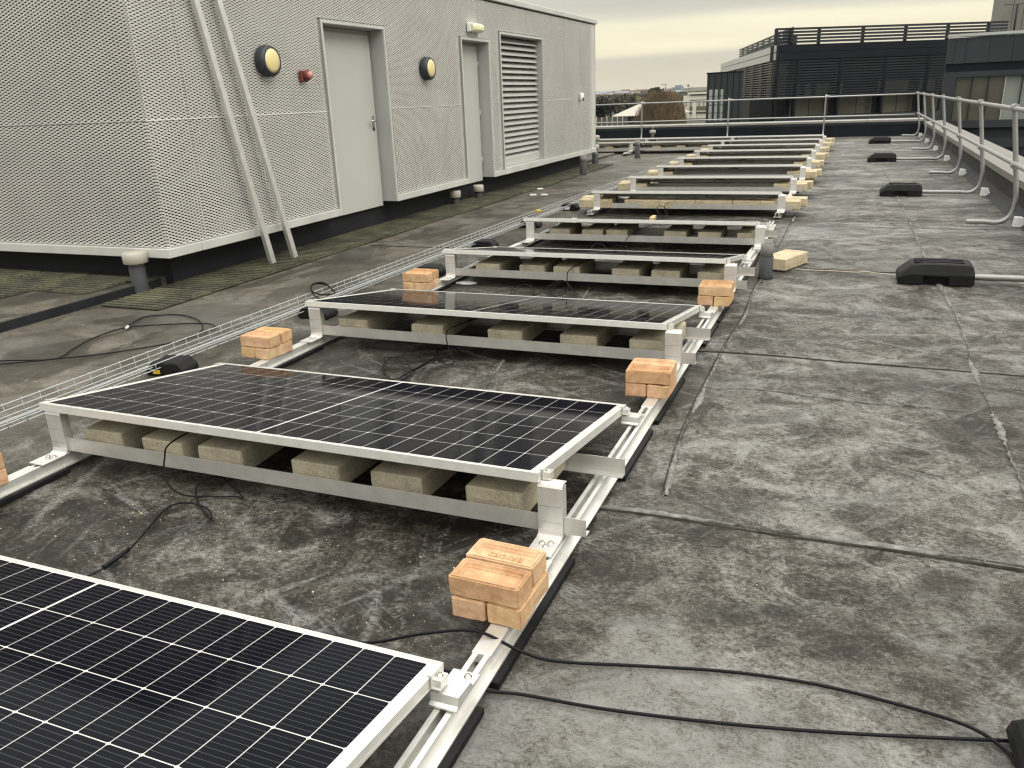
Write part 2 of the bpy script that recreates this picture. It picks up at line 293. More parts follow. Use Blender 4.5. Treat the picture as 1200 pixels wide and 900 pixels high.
# ------------------------------------------------------------------ mesh builder
class MB:
    def __init__(s): s.v = []; s.f = []; s.mi = []; s.smooth = []; s.mats = []
    def mat(s, m):
        if m not in s.mats: s.mats.append(m)
        return s.mats.index(m)
    def add(s, vs_, fs, m=None, smooth=False):
        o = len(s.v); s.v += [tuple(p) for p in vs_]
        k = s.mat(m) if m else 0
        for f in fs: s.f.append(tuple(i + o for i in f)); s.mi.append(k); s.smooth.append(smooth)
    def box(s, x0, x1, y0, y1, z0, z1, m=None, T=None):
        p = [(x0, y0, z0), (x1, y0, z0), (x1, y1, z0), (x0, y1, z0), (x0, y0, z1), (x1, y0, z1), (x1, y1, z1), (x0, y1, z1)]
        if T: p = [T @ Vector(q) for q in p]
        s.add(p, [(0, 3, 2, 1), (4, 5, 6, 7), (0, 1, 5, 4), (1, 2, 6, 5), (2, 3, 7, 6), (3, 0, 4, 7)], m)
    def prism(s, prof, a, b, axis='x', m=None, T=None):
        """closed 2-D outline swept along an axis; outline coords are the other two axes in order"""
        n = len(prof); P = []
        for t in (a, b):
            for (p, q) in prof:
                P.append({'x': (t, p, q), 'y': (p, t, q), 'z': (p, q, t)}[axis])
        if T: P = [T @ Vector(q) for q in P]
        fs = [tuple(range(n))[::-1], tuple(range(n, 2 * n))] + [(i, (i + 1) % n, n + (i + 1) % n, n + i) for i in range(n)]
        s.add(P, fs, m)
    def tube(s, pts, r, seg=8, m=None, cap=True, taper=None):
        P = [Vector(p) for p in pts]; n = len(P); vs_ = []; prev = None
        for i, p in enumerate(P):
            t = (P[min(i + 1, n - 1)] - P[max(i - 1, 0)]).normalized()
            if prev is None:
                a = Vector((0, 0, 1)) if abs(t.z) < .9 else Vector((1, 0, 0))
                u = t.cross(a).normalized()
            else:
                u = (prev - t * prev.dot(t)).normalized()
            prev = u; v = t.cross(u)
            rad = r if taper is None else r * (1 + (taper - 1) * i / (n - 1))
            for k in range(seg):
                a = 2 * math.pi * k / seg
                vs_.append(p + (u * math.cos(a) + v * math.sin(a)) * rad)
        fs = [(i * seg + k, i * seg + (k + 1) % seg, (i + 1) * seg + (k + 1) % seg, (i + 1) * seg + k) for i in range(n - 1) for k in range(seg)]
        s.add(vs_, fs, m, True)
        if cap:
            o = len(s.v) - len(vs_)
            s.f.append(tuple(o + k for k in range(seg))[::-1]); s.f.append(tuple(o + (n - 1) * seg + k for k in range(seg)))
            s.mi += [s.mi[-1]] * 2; s.smooth += [False, False]
    def lathe(s, prof, axis='z', c=(0, 0, 0), seg=20, m=None):
        vs_ = []
        for (r, h) in prof:
            for k in range(seg):
                a = 2 * math.pi * k / seg
                p = {'z': (r * math.cos(a), r * math.sin(a), h), 'x': (h, r * math.cos(a), r * math.sin(a)), 'y': (r * math.sin(a), h, r * math.cos(a))}[axis]
                vs_.append((p[0] + c[0], p[1] + c[1], p[2] + c[2]))
        n = len(prof)
        fs = [(i * seg + k, i * seg + (k + 1) % seg, (i + 1) * seg + (k + 1) % seg, (i + 1) * seg + k) for i in range(n - 1) for k in range(seg)]
        s.add(vs_, fs, m, True)
        o = len(s.v) - len(vs_)
        s.f.append(tuple(o + k for k in range(seg))[::-1]); s.f.append(tuple(o + (n - 1) * seg + k for k in range(seg)))
        s.mi += [s.mi[-1]] * 2; s.smooth += [False, False]
    def mesh(s, name, m=None, bevel=0, bseg=1, fix=True):
        me = bpy.data.meshes.new(name); me.from_pydata(s.v, [], s.f)
        for x in (s.mats or ([m] if m else [])): me.materials.append(x)
        me.polygons.foreach_set('material_index', s.mi); me.polygons.foreach_set('use_smooth', s.smooth)
        if fix or bevel:
            bm = bmesh.new(); bm.from_mesh(me)
            if bevel: bmesh.ops.remove_doubles(bm, verts=bm.verts, dist=1e-6)
            bmesh.ops.recalc_face_normals(bm, faces=bm.faces)
            if bevel:
                e = [x for x in bm.edges if len(x.link_faces) == 2 and x.calc_face_angle(0) > .5]
                bmesh.ops.bevel(bm, geom=e, offset=bevel, segments=bseg, affect='EDGES', clamp_overlap=True)
            bm.to_mesh(me); bm.free()
        me.update()
        return me
    def build(s, name, m=None, parent=None, bevel=0, loc=None, rot=None, bseg=1, fix=True, **tags):
        return put(name, s.mesh(name, m, bevel, bseg, fix), parent, loc, rot, **tags)

def put(name, me, parent=None, loc=None, rot=None, **tags):
    o = bpy.data.objects.new(name, me); COL.objects.link(o)
    if parent: o.parent = parent
    if loc is not None: o.location = loc
    if rot is not None: o.rotation_euler = rot
    for k, v in tags.items(): o[k] = v
    return o
def thing(name, label, category, loc=(0, 0, 0), rz=0, group=None):
    o = bpy.data.objects.new(name, None); COL.objects.link(o); o.empty_display_size = .1
    o.location = loc; o.rotation_euler = (0, 0, rz); o['label'] = label; o['category'] = category
    if group: o['group'] = group
    return o
def copy_tree(o, parent=None):
    c = o.copy(); COL.objects.link(c)
    if parent: c.parent = parent
    for ch in [x for x in KIDS.get(o.name, [])]: copy_tree(ch, c)
    return c
KIDS = {}
def index_kids(root):
    KIDS.clear()
    for o in COL.objects:
        if o.parent: KIDS.setdefault(o.parent.name, []).append(o)
def boxo(name, dims, m, parent=None, bevel=0, **tags):
    b = MB(); b.box(*dims, m); return b.build(name, m, parent, bevel, **tags)
def smooth_path(pts, n=6, closed=False):
    P = [Vector(p) for p in pts]; out_ = []
    for i in range(len(P) - 1):
        p0 = P[max(i - 1, 0)]; p1 = P[i]; p2 = P[i + 1]; p3 = P[min(i + 2, len(P) - 1)]
        for k in range(n):
            t = k / n
            out_.append(.5 * ((2 * p1) + (p2 - p0) * t + (2 * p0 - 5 * p1 + 4 * p2 - p3) * t * t + (3 * p1 - p0 - 3 * p2 + p3) * t ** 3))
    out_.append(P[-1]); return out_

# ================================================================== SETTING
GZ = -9.0
# roof deck: one sheet with a little ponding relief, and the body of the building below it
def roof_sheet():
    xs = np.arange(-14, 2.66, .1); ys = np.arange(-6, 25.01, .1)
    v = []; f = []
    for y in ys:
        for x in xs:
            z = .004 * mnoise.noise((x * .9, y * .9, 0)) + .0018 * mnoise.noise((x * 4, y * 4, 3))
            v.append((x, y, z - .005))
    n = len(xs)
    for j in range(len(ys) - 1):
        for i in range(n - 1):
            a = j * n + i; f.append((a, a + 1, a + n + 1, a + n))
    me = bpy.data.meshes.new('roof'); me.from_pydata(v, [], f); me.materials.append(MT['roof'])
    me.polygons.foreach_set('use_smooth', [True] * len(f))
    return put('roof', me, kind='structure')
roof = roof_sheet()
boxo('building_walls', (-14, 2.95, -6, 25.25, GZ, -.06), MT['navy2'], kind='structure')
# raised roof area on the left, ahead of the plant room
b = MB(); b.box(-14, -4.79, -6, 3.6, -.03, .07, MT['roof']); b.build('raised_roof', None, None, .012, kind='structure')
b = MB(); b.box(-4.792, -4.776, -6, 3.2, -.01, .066, MT['plinth']); b.build('roof_upstand', None, None, .003, kind='structure')
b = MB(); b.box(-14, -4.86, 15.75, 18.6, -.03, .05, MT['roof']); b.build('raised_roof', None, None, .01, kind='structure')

def lap(pts, wd, wl, zoff, seed):
    """a welded membrane lap: a dark bead and a pale smear lying on the deck, parts of the roof"""
    r = random.Random(seed)
    P = smooth_path([(x, y, 0) for x, y in pts], 90)
    for which, wid, off, mt, z in [q for q in (('membrane_lap', wd * .6, 0, MT['lap'], .0012 + zoff * .2), ('lap_smear', wl, wd * .3 + wl * .35, MT['smear'], .0022 + zoff * .2)) if q[1] > 0]:
        v = []; f = []
        for i, p in enumerate(P):
            t = (P[min(i + 1, len(P) - 1)] - P[max(i - 1, 0)]).normalized(); n = Vector((-t.y, t.x, 0))
            s_ = p.x * 3 + p.y * 3
            k = mnoise.noise((s_, seed, 0)); k2 = mnoise.noise((s_ * 2.3, seed, 5)); k3 = mnoise.noise((s_ * .8, seed, 9))
            if which == 'membrane_lap': a, bb = -wid * (.5 + .12 * k), wid * (.5 + .2 * k2)
            else: a, bb = off - wid * max(.0, .08 + .55 * k3 + .22 * k2 + .22 * mnoise.noise((s_ * 9, seed, 2))), off + wid * max(.0, .08 + .55 * k3 + .3 * k + .25 * mnoise.noise((s_ * 11, seed, 6)))
            zz = z + .0004
            v += [(*(p + n * a).xy, z - .007), (*(p + n * (a * .8 + bb * .2)).xy, zz), (*(p + n * (a * .2 + bb * .8)).xy, zz), (*(p + n * bb).xy, z - .007)]
        for i in range(len(P) - 1):
            for q in range(3): f.append((i * 4 + q, i * 4 + q + 1, i * 4 + q + 5, i * 4 + q + 4))
        me = bpy.data.meshes.new(which); me.from_pydata(v, [], f); me.materials.append(mt); me.polygons.foreach_set('use_smooth', [True] * len(f))
        put(which, me, roof)
lap([(-.1, .40), (.24, .43), (.66, .425), (1.06, .441), (1.5, .44), (2.5, .45)], .018, .05, .003, 1)
lap([(.045, 2.471), (.455, 2.495), (.91, 2.471), (1.45, 2.469), (2.5, 2.44)], .008, .03, .003, 2)
lap([(1.47, 2.84), (1.78, 2.87), (2.5, 2.88)], 0, .02, .003, 3)
lap([(.182, 1.827), (.473, 1.884), (.916, 1.847), (1.4, 1.846)], 0, .012, .003, 4)
lap([(1.25, 14.8), (1.343, 11.2), (1.422, 6.95), (1.45, 5.2), (1.50, 3.446), (1.48, 2.552), (1.49, 1.787), (1.493, 1.308), (1.50, .926), (1.49, .6)], 0, .055, .005, 5)
lap([(.19, 8.4), (.205, 6.0), (.23, 5.15), (.18, 4.28), (.204, 3.35), (.185, 2.53), (.198, 1.29), (.25, .595)], .004, .040, .004, 6)
lap([(-.83, 1.3), (-.90, 1.6), (-.98, 2.0)], 0, .03, .005, 7)
lap([(-.98, 3.5), (-1.05, 3.95)], 0, .02, .005, 8)
lap([(-4.0, 5.42), (-3.4, 5.42), (-3.0, 5.44)], .006, .012, .005, 9)
lap([(.3, 5.05), (.9, 5.0), (1.7, 5.02), (2.5, 5.0)], .006, .02, .005, 10)
lap([(.25, 7.4), (1.2, 7.38), (2.5, 7.4)], 0, .03, .005, 11)
lap([(.25, 10.9), (1.2, 10.88), (2.5, 10.9)], 0, .03, .005, 12)

# far land
GZ_UP = 5.8
def land():
    v = [(0, 0, GZ - .02)]; f = []; rs = [20, 60, 120, 250, 400, 600, 800, 1000, 1200, 1400, 1600, 1900, 2200, 2600, 3200]
    seg = 180
    for r in rs:
        for k in range(seg):
            a = 2 * math.pi * k / seg; x, y = r * math.cos(a), r * math.sin(a)
            h = 0 if r < 61 else GZ_UP
            if r > 900: h = GZ_UP + min(1.6, (r - 900) / 600) * (7.2 + 5 * mnoise.noise((x * .0022, y * .0022, 0)) + 3 * mnoise.noise((x * .006, y * .006, 4)))
            if r > 2200: h = min(h, GZ_UP + 17 + 4 * mnoise.noise((x * .001, y * .001, 8)))
            v.append((x, y, GZ - .02 + h))
    for k in range(seg): f.append((0, 1 + k, 1 + (k + 1) % seg))
    for i in range(len(rs) - 1):
        for k in range(seg):
            a = 1 + i * seg + k; c = 1 + i * seg + (k + 1) % seg
            f.append((a, c, c + seg, a + seg))
    me = bpy.data.meshes.new('ground'); me.from_pydata(v, [], f); me.materials.append(MT['land'])
    me.polygons.foreach_set('use_smooth', [True] * len(f))
    put('ground', me, kind='structure')
land()

# ------------------------------------------------------------------ parapets
par = thing('parapet_wall', 'dark felted parapet wall across the far end of the roof', 'parapet', (-5, 24.95, 0))
boxo('wall', (-9, 7.55, 0, .34, -.05, .415), MT['parapet'], par)
x = -9.0
for wdt in (3.02, 3.0, 3.0, 3.0, 3.0, 1.52):
    b = MB(); b.prism([(-.035, .395), (-.035, .455), (.375, .475), (.375, .395)], x + .003, x + wdt - .003, 'x', MT['coping_edge']); b.build('coping', None, par, .004); x += wdt
boxo('flashing', (-9, 7.55, -.012, -.002, .33, .392), MT['navy2'], par)
par2 = thing('parapet_wall', 'grey felted parapet wall with broad metal coping along the right edge', 'parapet', (2.57, 0, 0))
boxo('wall', (0, .38, -6, 24.94, -.05, .345), MT['parapet_r'], par2)
b = MB(); b.prism([(-.13, 0), (0, .10), (0, 0)], -6, 24.93, 'y', MT['parapet_r']); b.build('angle_fillet', None, par2, 0, (0, 0, -.002))
for i in range(26):
    y0 = -6 + i * 1.19
    b = MB(); b.prism([(-.05, .338), (-.05, .385), (.42, .405), (.42, .338)], y0 + .002, min(y0 + 1.186, 24.9), 'y', MT['coping']); b.build('coping', None, par2, .004)
b = MB(); b.box(-.062, -.052, -6, 24.9, .318, .392, MT['coping']); b.build('coping_edge', None, par2)

# ------------------------------------------------------------------ plant room
XW, XP, XD = -4.48, -4.70, -4.68        # cladding face, plinth face, door face
Y0, Y1 = 3.05, 15.6
ZB, ZT, ZS = .365, 2.83, 1.39
pr = thing('plant_room', 'rooftop plant room clad in pale expanded metal with recessed doors', 'building', (XW, Y0, 0))
pr_o = Vector((XW, Y0, 0))
def P(b, name, m=None, bevel=0, parent=None, **t):
    """build a mesh given in world coordinates as a child of the plant room"""
    o = b.build(name, m, parent or pr, bevel, **t)
    if parent is None: o.location = -pr_o
    return o
b = MB(); b.box(-12.5, XP, Y0 + .22, Y1 - .25, -.03, 2.78, MT['plinth']); P(b, 'plinth')
b = MB(); b.box(-12.6, XW + .04, Y0 - .04, Y1 + .05, 2.845, 2.93, MT['trim']); P(b, 'roof_coping', bevel=.008)
b = MB(); b.box(-12.5, XW - .02, Y0 + .02, Y1 - .02, 2.78, 2.845, MT['void']); P(b, 'roof_edge_gap')
openings = [(5.61, 6.905, .29, 2.30), (8.985, 9.985, .29, 2.29), (10.40, 12.33, .29, 2.43)]
# dark lining sheet behind the mesh, in pieces round the openings
b = MB(); ys_ = [Y0 + .06] + [q for o in openings for q in o[:2]] + [Y1 - .02]
for i in range(0, len(ys_), 2): b.box(XW - .20, XW - .055, ys_[i], ys_[i + 1], .31, 2.80, MT['void'])
for o in openings: b.box(XW - .20, XW - .055, o[0], o[1], o[3], 2.80, MT['void'])
b.box(-12.5, XW - .06, Y0 + .055, Y0 + .20, .31, 2.80, MT['void'])
P(b, 'lining')
# expanded metal sheets
def mesh_sheet(a0, a1, z0, z1, plane, phase, holes):
    """diamond mesh, strands pitched like drawn metal. plane 'x': lies in x = XW facing +x, 'y': lies in y = Y0 facing -y"""
    LW, SW = .072, .0262
    rowsn = int((z1 - z0) / (SW / 2)); v = []; f = []
    hw, hh = .0255, .0054
    for r_ in range(rowsn + 1):
        z = z0 + r_ * SW / 2
        off = phase + (LW / 2 if r_ % 2 else 0)
        k0 = int((a0 - off) / LW) - 1; k1 = int((a1 - off) / LW) + 2
        for k in range(k0, k1):
            a = off + k * LW
            if a < a0 - LW * .49 or a > a1 + LW * .49 or z > z1 or z < z0: continue
            bad = False
            for (h0, h1, hz0, hz1) in holes:
                if h0 - .03 < a < h1 + .03 and hz0 - .01 < z < hz1 + .012: bad = True; break
            if bad: continue
            o = len(v)
            L_ = a - LW / 2; R_ = a + LW / 2
            q = [(L_, z, 0), (a, z - SW / 2, .001), (R_, z, 0), (a, z + SW / 2, .001),
                 (max(a - hw, L_), z - .0008, .001), (a - hw * .15, z - hh, .0050), (a + hw * .15, z - hh, .0050), (min(a + hw, R_), z - .0008, .001), (a + hw * .15, z + hh, -.0035), (a - hw * .15, z + hh, -.0035)]
            q = [(min(max(aa, a0), a1), min(max(zz, z0), z1), d) for aa, zz, d in q]
            if plane == 'x': v += [(XW + d, aa, zz) for aa, zz, d in q]
            else: v += [(aa, Y0 - d, zz) for aa, zz, d in q]
            fs = [(0, 1, 5, 4), (1, 6, 5), (1, 2, 7, 6), (2, 3, 8, 7), (3, 9, 8), (3, 0, 4, 9)]
            if plane != 'x': fs = fs
            f += [tuple(i + o for i in t) for t in fs]
    me = bpy.data.meshes.new('mesh_panel'); me.from_pydata(v, [], f); me.materials.append(MT['mesh'])
    o = put('mesh_panel', me, pr); o.location = -pr_o
    return o
seams = [Y0, 3.535, 4.566, 6.06, 7.59, 8.60, 9.595, 11.595, 13.54, 14.55, Y1]
for i in range(len(seams) - 1):
    for j, (z0, z1) in enumerate(((ZB + .006, ZS), (ZS, ZT))):
        if any(o[0] - .01 <= seams[i] and seams[i + 1] <= o[1] + .01 and o[2] <= z0 and z1 <= o[3] for o in openings): continue
        mesh_sheet(seams[i] + .003, seams[i + 1] - .003, z0 + .0005, z1 - .0005, 'x', .017 * i + .031 * j, openings)
for x0, x1 in ((-7.2, XW), (-9.6, -7.2)):
    for j, (z0, z1) in enumerate(((ZB + .006, ZS), (ZS, ZT))): mesh_sheet(x0 + .002, x1 - .002, z0 + .0005, z1 - .0005, 'y', .02 * j, [])
b = MB(); b.box(-12.5, -9.61, Y0 - .002, Y0 + .05, .37, 2.83, MT['trim']); P(b, 'flat_panel')
# corner post of folded mesh, bottom trims
for yy0, yy1 in ((Y0 + .01, openings[0][0]), (openings[0][1], openings[1][0]), (openings[1][1], openings[2][0]), (openings[2][1], Y1 - .03)):
    b = MB(); b.box(XW - .012, XW + .003, yy0, yy1, ZS - .002, ZS + .002, MT['mesh']); P(b, 'joint_strip')
b = MB(); b.box(-12.5, XW - .01, Y0 - .003, Y0 + .012, ZS - .001, ZS + .001, MT['trim']); P(b, 'joint_strip')
b = MB(); b.box(XW - .02, XW + .006, Y1 - .03, Y1 + .006, ZB - .02, 2.842, MT['trim']); P(b, 'corner_post', bevel=.003)
b = MB(); b.box(-12.5, XW - .01, Y1 - .24, Y1, .30, 2.84, MT['trim']); P(b, 'end_wall')
def trim_run(y0, y1):
    b = MB(); b.box(XW - .20, XW + .022, y0, y1, .284, .362, MT['trim']); P(b, 'base_trim', bevel=.004)
trim_run(Y0 + .2005, 3.42); trim_run(3.424, openings[0][0] + .03); trim_run(openings[0][1], openings[1][0] + .03); trim_run(openings[1][1], openings[2][0]); trim_run(openings[2][1], Y1)
b = MB(); b.box(-12.5, XW + .022, Y0 - .022, Y0 + .20, .284, .362, MT['trim']); P(b, 'base_trim', bevel=.004)
# recessed doors and the louvre
def reveal(o, with_sill=False):
    y0, y1, z0, z1 = o; t = .035
    b = MB()
    b.box(XD, XW + .016, y0, y0 + t, z0, z1, MT['reveal']); b.box(XD, XW + .016, y1 - t, y1, z0, z1, MT['reveal']); b.box(XD, XW + .016, y0 + t, y1 - t, z1 - t, z1, MT['reveal'])
    if with_sill: b.box(XD, XW + .03, y0, y1, z0 - .006, z0 + .09, MT['trim'])
    P(b, 'reveal', bevel=.003)
    b = MB(); e = .004
    b.box(XW + .016, XW + .024, y0 - .004, y0 + t - .006, z0, z1 + e, MT['trim']); b.box(XW + .016, XW + .024, y1 - t + .006, y1 + .004, z0, z1 + e, MT['trim']); b.box(XW + .016, XW + .024, y0 + t - .006, y1 - t + .006, z1 - t + .006, z1 + e, MT['trim'])
    P(b, 'reveal_edge')
for i, o in enumerate(openings[:2]):
    y0, y1 = o[0] + .035, o[1] - .035
    reveal(o)
    b = MB(); b.box(XD - .03, XD + .006, y0, y1, .235, 2.262, MT['reveal']); P(b, 'door_frame')
    b = MB(); b.box(XD + .008, XD + .034, y0 + .03, y1 - .03, .24, 2.215, MT['door'])
    d = P(b, 'door', bevel=.004)
    hy = y1 - .10 if i == 0 else None
    if hy:
        b = MB(); b.box(XD + .034, XD + .040, hy - .02, hy + .02, 1.19, 1.32, MT['steel'])
        b.tube([(XD + .04, hy, 1.26), (XD + .085, hy, 1.26), (XD + .09, hy - .02, 1.26), (XD + .09, hy - .13, 1.258)], .010, 8, MT['steel']); b.build('handle', None, d)
        b = MB(); b.lathe([(.022, XD + .034), (.022, XD + .043), (.012, XD + .046)], 'x', (0, hy, 1.165), 12, MT['charcoal']); b.build('lock', None, d)
    for hz in (.55, 1.25, 1.95):
        yy = y1 - .022 if i == 1 else y0 + .022
        b = MB(); b.tube([(XD + .036, yy, hz - .05), (XD + .036, yy, hz + .05)], .012, 8, MT['reveal']); b.build('hinge', None, d)
o = openings[2]; reveal(o, True)
lv = thing('louvre_panel', '', ''); del lv['label']; del lv['category']
lv.parent = pr; lv.location = -pr_o
y0, y1 = o[0] + .035, o[1] - .035
b = MB(); b.box(XD - .02, XD, y0, y1, .30, 2.39, MT['void']); b.build('louvre_back', None, lv)
ns = 21; zlo = .50; pit = (2.385 - zlo) / ns
slat_me = None
for k in range(ns):
    z = zlo + k * pit
    if slat_me is None:
        b = MB(); b.prism([(XD + .005, .080), (XD + .012, .086), (XD + .118, .020), (XD + .122, -.004), (XD + .114, -.002), (XD + .110, .014)], y0, y1, 'y', MT['louvre']); slat_me = b.mesh('slat')
    put('slat', slat_me, lv, (0, 0, z))
b = MB(); b.box(XD, XD + .125, y0, y1, .385, .492, MT['louvre']); b.build('louvre_bottom_rail', None, lv, .004)

# wall fittings (each lifts off: things of their own)
def bulkhead(y, z, label):
    t = thing('wall_light', label, 'wall light', (XW + .012, y, z), group='round bulkhead lights on the plant room')
    b = MB(); b.lathe([(.135, 0), (.142, .012), (.142, .075), (.128, .10), (.108, .10)], 'x', (0, 0, 0), 36, MT['charcoal']); b.build('body', None, t)
    b = MB(); b.lathe([(.1075, .090), (.1065, .101), (.085, .112), (.045, .119), (.008, .1215)], 'x', (0, 0, 0), 36, MT['opal']); b.build('lens', None, t)
bulkhead(4.62, 1.872, 'round bulkhead light with cream lens between the leaning rails and the first door')
bulkhead(7.86, 1.858, 'round bulkhead light with cream lens on the mesh wall between the two doors')
t = thing('alarm_sounder', 'small red alarm sounder with pink beacon on the mesh wall beside the first door', 'alarm', (XW + .012, 5.19, 1.752))
b = MB(); b.box(0, .045, -.052, .052, -.065, .045, MT['red']); b.build('base', None, t, .008)
b = MB(); b.lathe([(.045, .045), (.05, .06), (.05, .085), (.042, .092)], 'x', (0, 0, 0), 20, MT['red']); b.build('collar', None, t)
b = MB(); b.lathe([(.036, .088), (.036, .108), (.026, .124), (.006, .130)], 'x', (0, 0, 0), 20, MT['red_lens']); b.build('beacon', None, t)
t = thing('emergency_light', 'small rectangular emergency light with pale yellow lens above the second door', 'emergency light', (XW + .012, 9.42, 2.43))
b = MB(); b.box(0, .055, -.20, .20, -.060, .060, MT['white']); b.build('body', None, t, .008)
b = MB(); b.prism([(.056, -.055), (.056, .055), (.09, .045), (.105, .015), (.105, -.03), (.085, -.055)], -.185, .185, 'y', MT['opal_w']); b.build('lens', None, t, .006)
t = thing('motion_sensor', 'small white motion sensor near the far end of the mesh wall', 'sensor', (XW + .012, 14.45, 1.43))
b = MB(); b.lathe([(.03, -.08), (.045, -.06), (.045, .05), (.03, .075)], 'z', (.045, 0, 0), 14, MT['white']); b.build('body', None, t)
b = MB(); b.lathe([(.02, .05), (.036, .062), (.034, .088), (.015, .098)], 'x', (0, .0, -.045), 14, MT['charcoal']); b.build('lens', None, t)

# pipes round the plant room
def vent(x, y, h, label, r=.055, cap=True, split=.62, hz=0, grp='capped vent pipes round the plant room'):
    t = thing('vent_pipe', label, 'vent pipe', (x, y, hz), group=grp)
    b = MB(); b.lathe([(r * 1.25, -.01), (r * 1.2, .02), (r * 1.08, .05), (r * 1.08, h * split)], 'z', (0, 0, 0), 20, MT['pipedark']); b.build('collar', None, t)
    b = MB(); b.lathe([(r, h * split - .01), (r, h)], 'z', (0, 0, 0), 20, MT['pipegrey']); b.build('pipe', None, t)
    if cap:
        b = MB(); b.lathe([(r * 1.5, h - .035), (r * 1.62, h - .03), (r * 1.66, h + .045), (r * 1.45, h + .062), (r * .4, h + .066)], 'z', (0, 0, 0), 24, MT['pvcpale']); b.build('cap', None, t)
    return t
vent(-4.775, 2.96, .285, 'stubby dark vent pipe with wide pale cap at the near corner of the plant room', .062, True, .8)
vent(-4.075, 13.40, .36, 'dark pipe standing clear of the wall near the far end of the plant room', .06, False, .66)
vent(-4.53, 15.72, .30, 'short dark pipe right at the far corner of the plant room', .06, False, .6)
vent(-4.02, 17.55, .40, 'lone grey pipe stub on the open roof beyond the plant room', .06, False, .68)
vent(-4.86, 16.9, .50, 'taller pale capped pipe just past the far end of the plant room', .055, True, .5)
vent(-4.68, 16.25, .33, 'lower pale capped pipe just past the far end of the plant room', .055, True, .5)
vent(-4.56, 8.72, .15, 'mushroom capped vent at the plinth, the nearer of two', .05, True, .8)
vent(-4.54, 9.50, .15, 'mushroom capped vent at the plinth below the second door', .05, True, .8)
t = vent(-5.31, 24.78, .26, 'pale mushroom vent in front of the far parapet', .06, True, .45)
b = MB(); b.tube([(0, 0, .32), (0, 0, .50)], .012, 8, MT['pvcpale']); b.build('spigot', None, t)
t = thing('pipe_stub', 'grey topped black pipe stub on the roof beside the right end of the fourth panel', 'pipe', (.226, 4.60, 0))
b = MB(); b.lathe([(.062, -.01), (.055, .02), (.055, .175)], 'z', (0, 0, 0), 24, MT['pipedark']); b.build('collar', None, t)
b = MB(); b.lathe([(.050, .165), (.050, .272), (.044, .274), (.044, .20)], 'z', (0, 0, 0), 24, MT['pipegrey']); b.build('pipe', None, t)

# leaning aluminium rails (loose lengths standing against the wall)
def lean(bx, by, tx, ty, tz, label):
    b = MB(); d = Vector((tx - bx, ty - by, tz)); L_ = d.length
    prof = [(-.030, -.022), (.030, -.022), (.030, .022), (.014, .022), (.014, .016), (.024, .016), (.024, -.016), (-.024, -.016), (-.024, .016), (-.014, .016), (-.014, .022), (-.030, .022)]
    prof = [(-.031, -.022), (.031, -.022), (.031, .022), (.006, .022), (.006, .017), (-.006, .017), (-.006, .022), (-.031, .022)]
    zax = d.normalized(); xax = Vector((0, 1, 0)); xax = (xax - zax * xax.dot(zax)).normalized(); yax = zax.cross(xax)
    b.prism(prof, 0, L_, 'z', MT['alu'])
    o = b.build('metal_rail', None, None, .002, label=label, category='metal rail', group='aluminium rails leaning on the plant room')
    Mx = Matrix((xax, yax, zax)).transposed().to_4x4(); Mx.translation = Vector((bx, by, .004)); o.matrix_world = Mx
    for zz in (.06, .10, .14): pass
lean(-4.365, 4.225, -4.425, 3.60, 3.02, 'long aluminium rail leaning on the mesh wall, the one nearer the corner')
lean(-4.345, 4.55, -4.425, 3.87, 3.02, 'long aluminium rail leaning on the mesh wall, the one nearer the wall light')

# walkway tiles
def tile_mesh():
    b = MB(); n = 9; L_ = .596
    b.box(0, L_, 0, L_, 0, .012, MT['tile'])
    for k in range(n): b.box(.012, L_ - .012, .02 + k * L_ / n, .02 + k * L_ / n + .036, .0118, .021, MT['tile'])
    return b.mesh('walkway_tile')
tme = tile_mesh()
wk = thing('walkway', 'mossy ribbed walkway tiles laid along the foot of the plant room', 'walkway', (-4.69, 2.45, 0))
for k in range(22):
    rr_ = random.Random(k)
    for x, dx in ((0, 0),):
        put('walkway_tile', tme, wk, (.004 + rr_.uniform(-.004, .004), k * .602, .002 + rr_.uniform(0, .003)), (0, 0, rr_.uniform(-.004, .004)))
wk2 = thing('walkway', 'mossy ribbed walkway tiles on the raised roof under the near side of the plant room', 'walkway', (-4.86, 2.16, .07))
for i in range(6):
    for j in range(2):
        rr_ = random.Random(i * 7 + j + 90)
        if j == 0 and i < 1: continue
        put('walkway_tile', tme, wk2, (-.64 - i * .602, j * .602 - .25, .002 + rr_.uniform(0, .003)), (0, 0, rr_.uniform(-.004, .004)))

# ------------------------------------------------------------------ cable tray (wire basket) and its rubber feet
TY0, TY1 = -4.0, 18.3
def tx(y): return -2.905 + .019 * y
tray = thing('cable_tray', 'long galvanised wire basket cable tray running beside the left ends of the panels', 'cable tray', (0, 0, 0))
TZ = .052
for dx, dz in ((-.075, .062), (-.075, .030), (-.075, 0), (-.025, 0), (.025, 0), (.075, 0), (.075, .030)):
    b = MB(); pts = []
    for k in range(33):
        y = TY0 + (TY1 - TY0) * k / 32
        pts.append((tx(y) + dx + .004 * mnoise.noise((y * .8, dx * 9, dz)), y, TZ + dz + .004 * mnoise.noise((y * .7, 3, dx))))
    b.tube(pts, .0030, 6, MT['wire']); b.build('long_wire', None, tray)
b = MB(); e = .0030
b.tube([(-.0815, 0, .068), (-.079, 0, .003), (-.074, 0, -.005), (.074, 0, -.005), (.079, 0, .003), (.081, 0, .036)], .0027, 5, MT['galv'])
cw = b.mesh('cross_wire')
n = int((TY1 - TY0) / .102)
for k in range(n):
    y = TY0 + .05 + k * .102
    put('cross_wire', cw, tray, (tx(y), y, TZ), (0, 0, -.019))
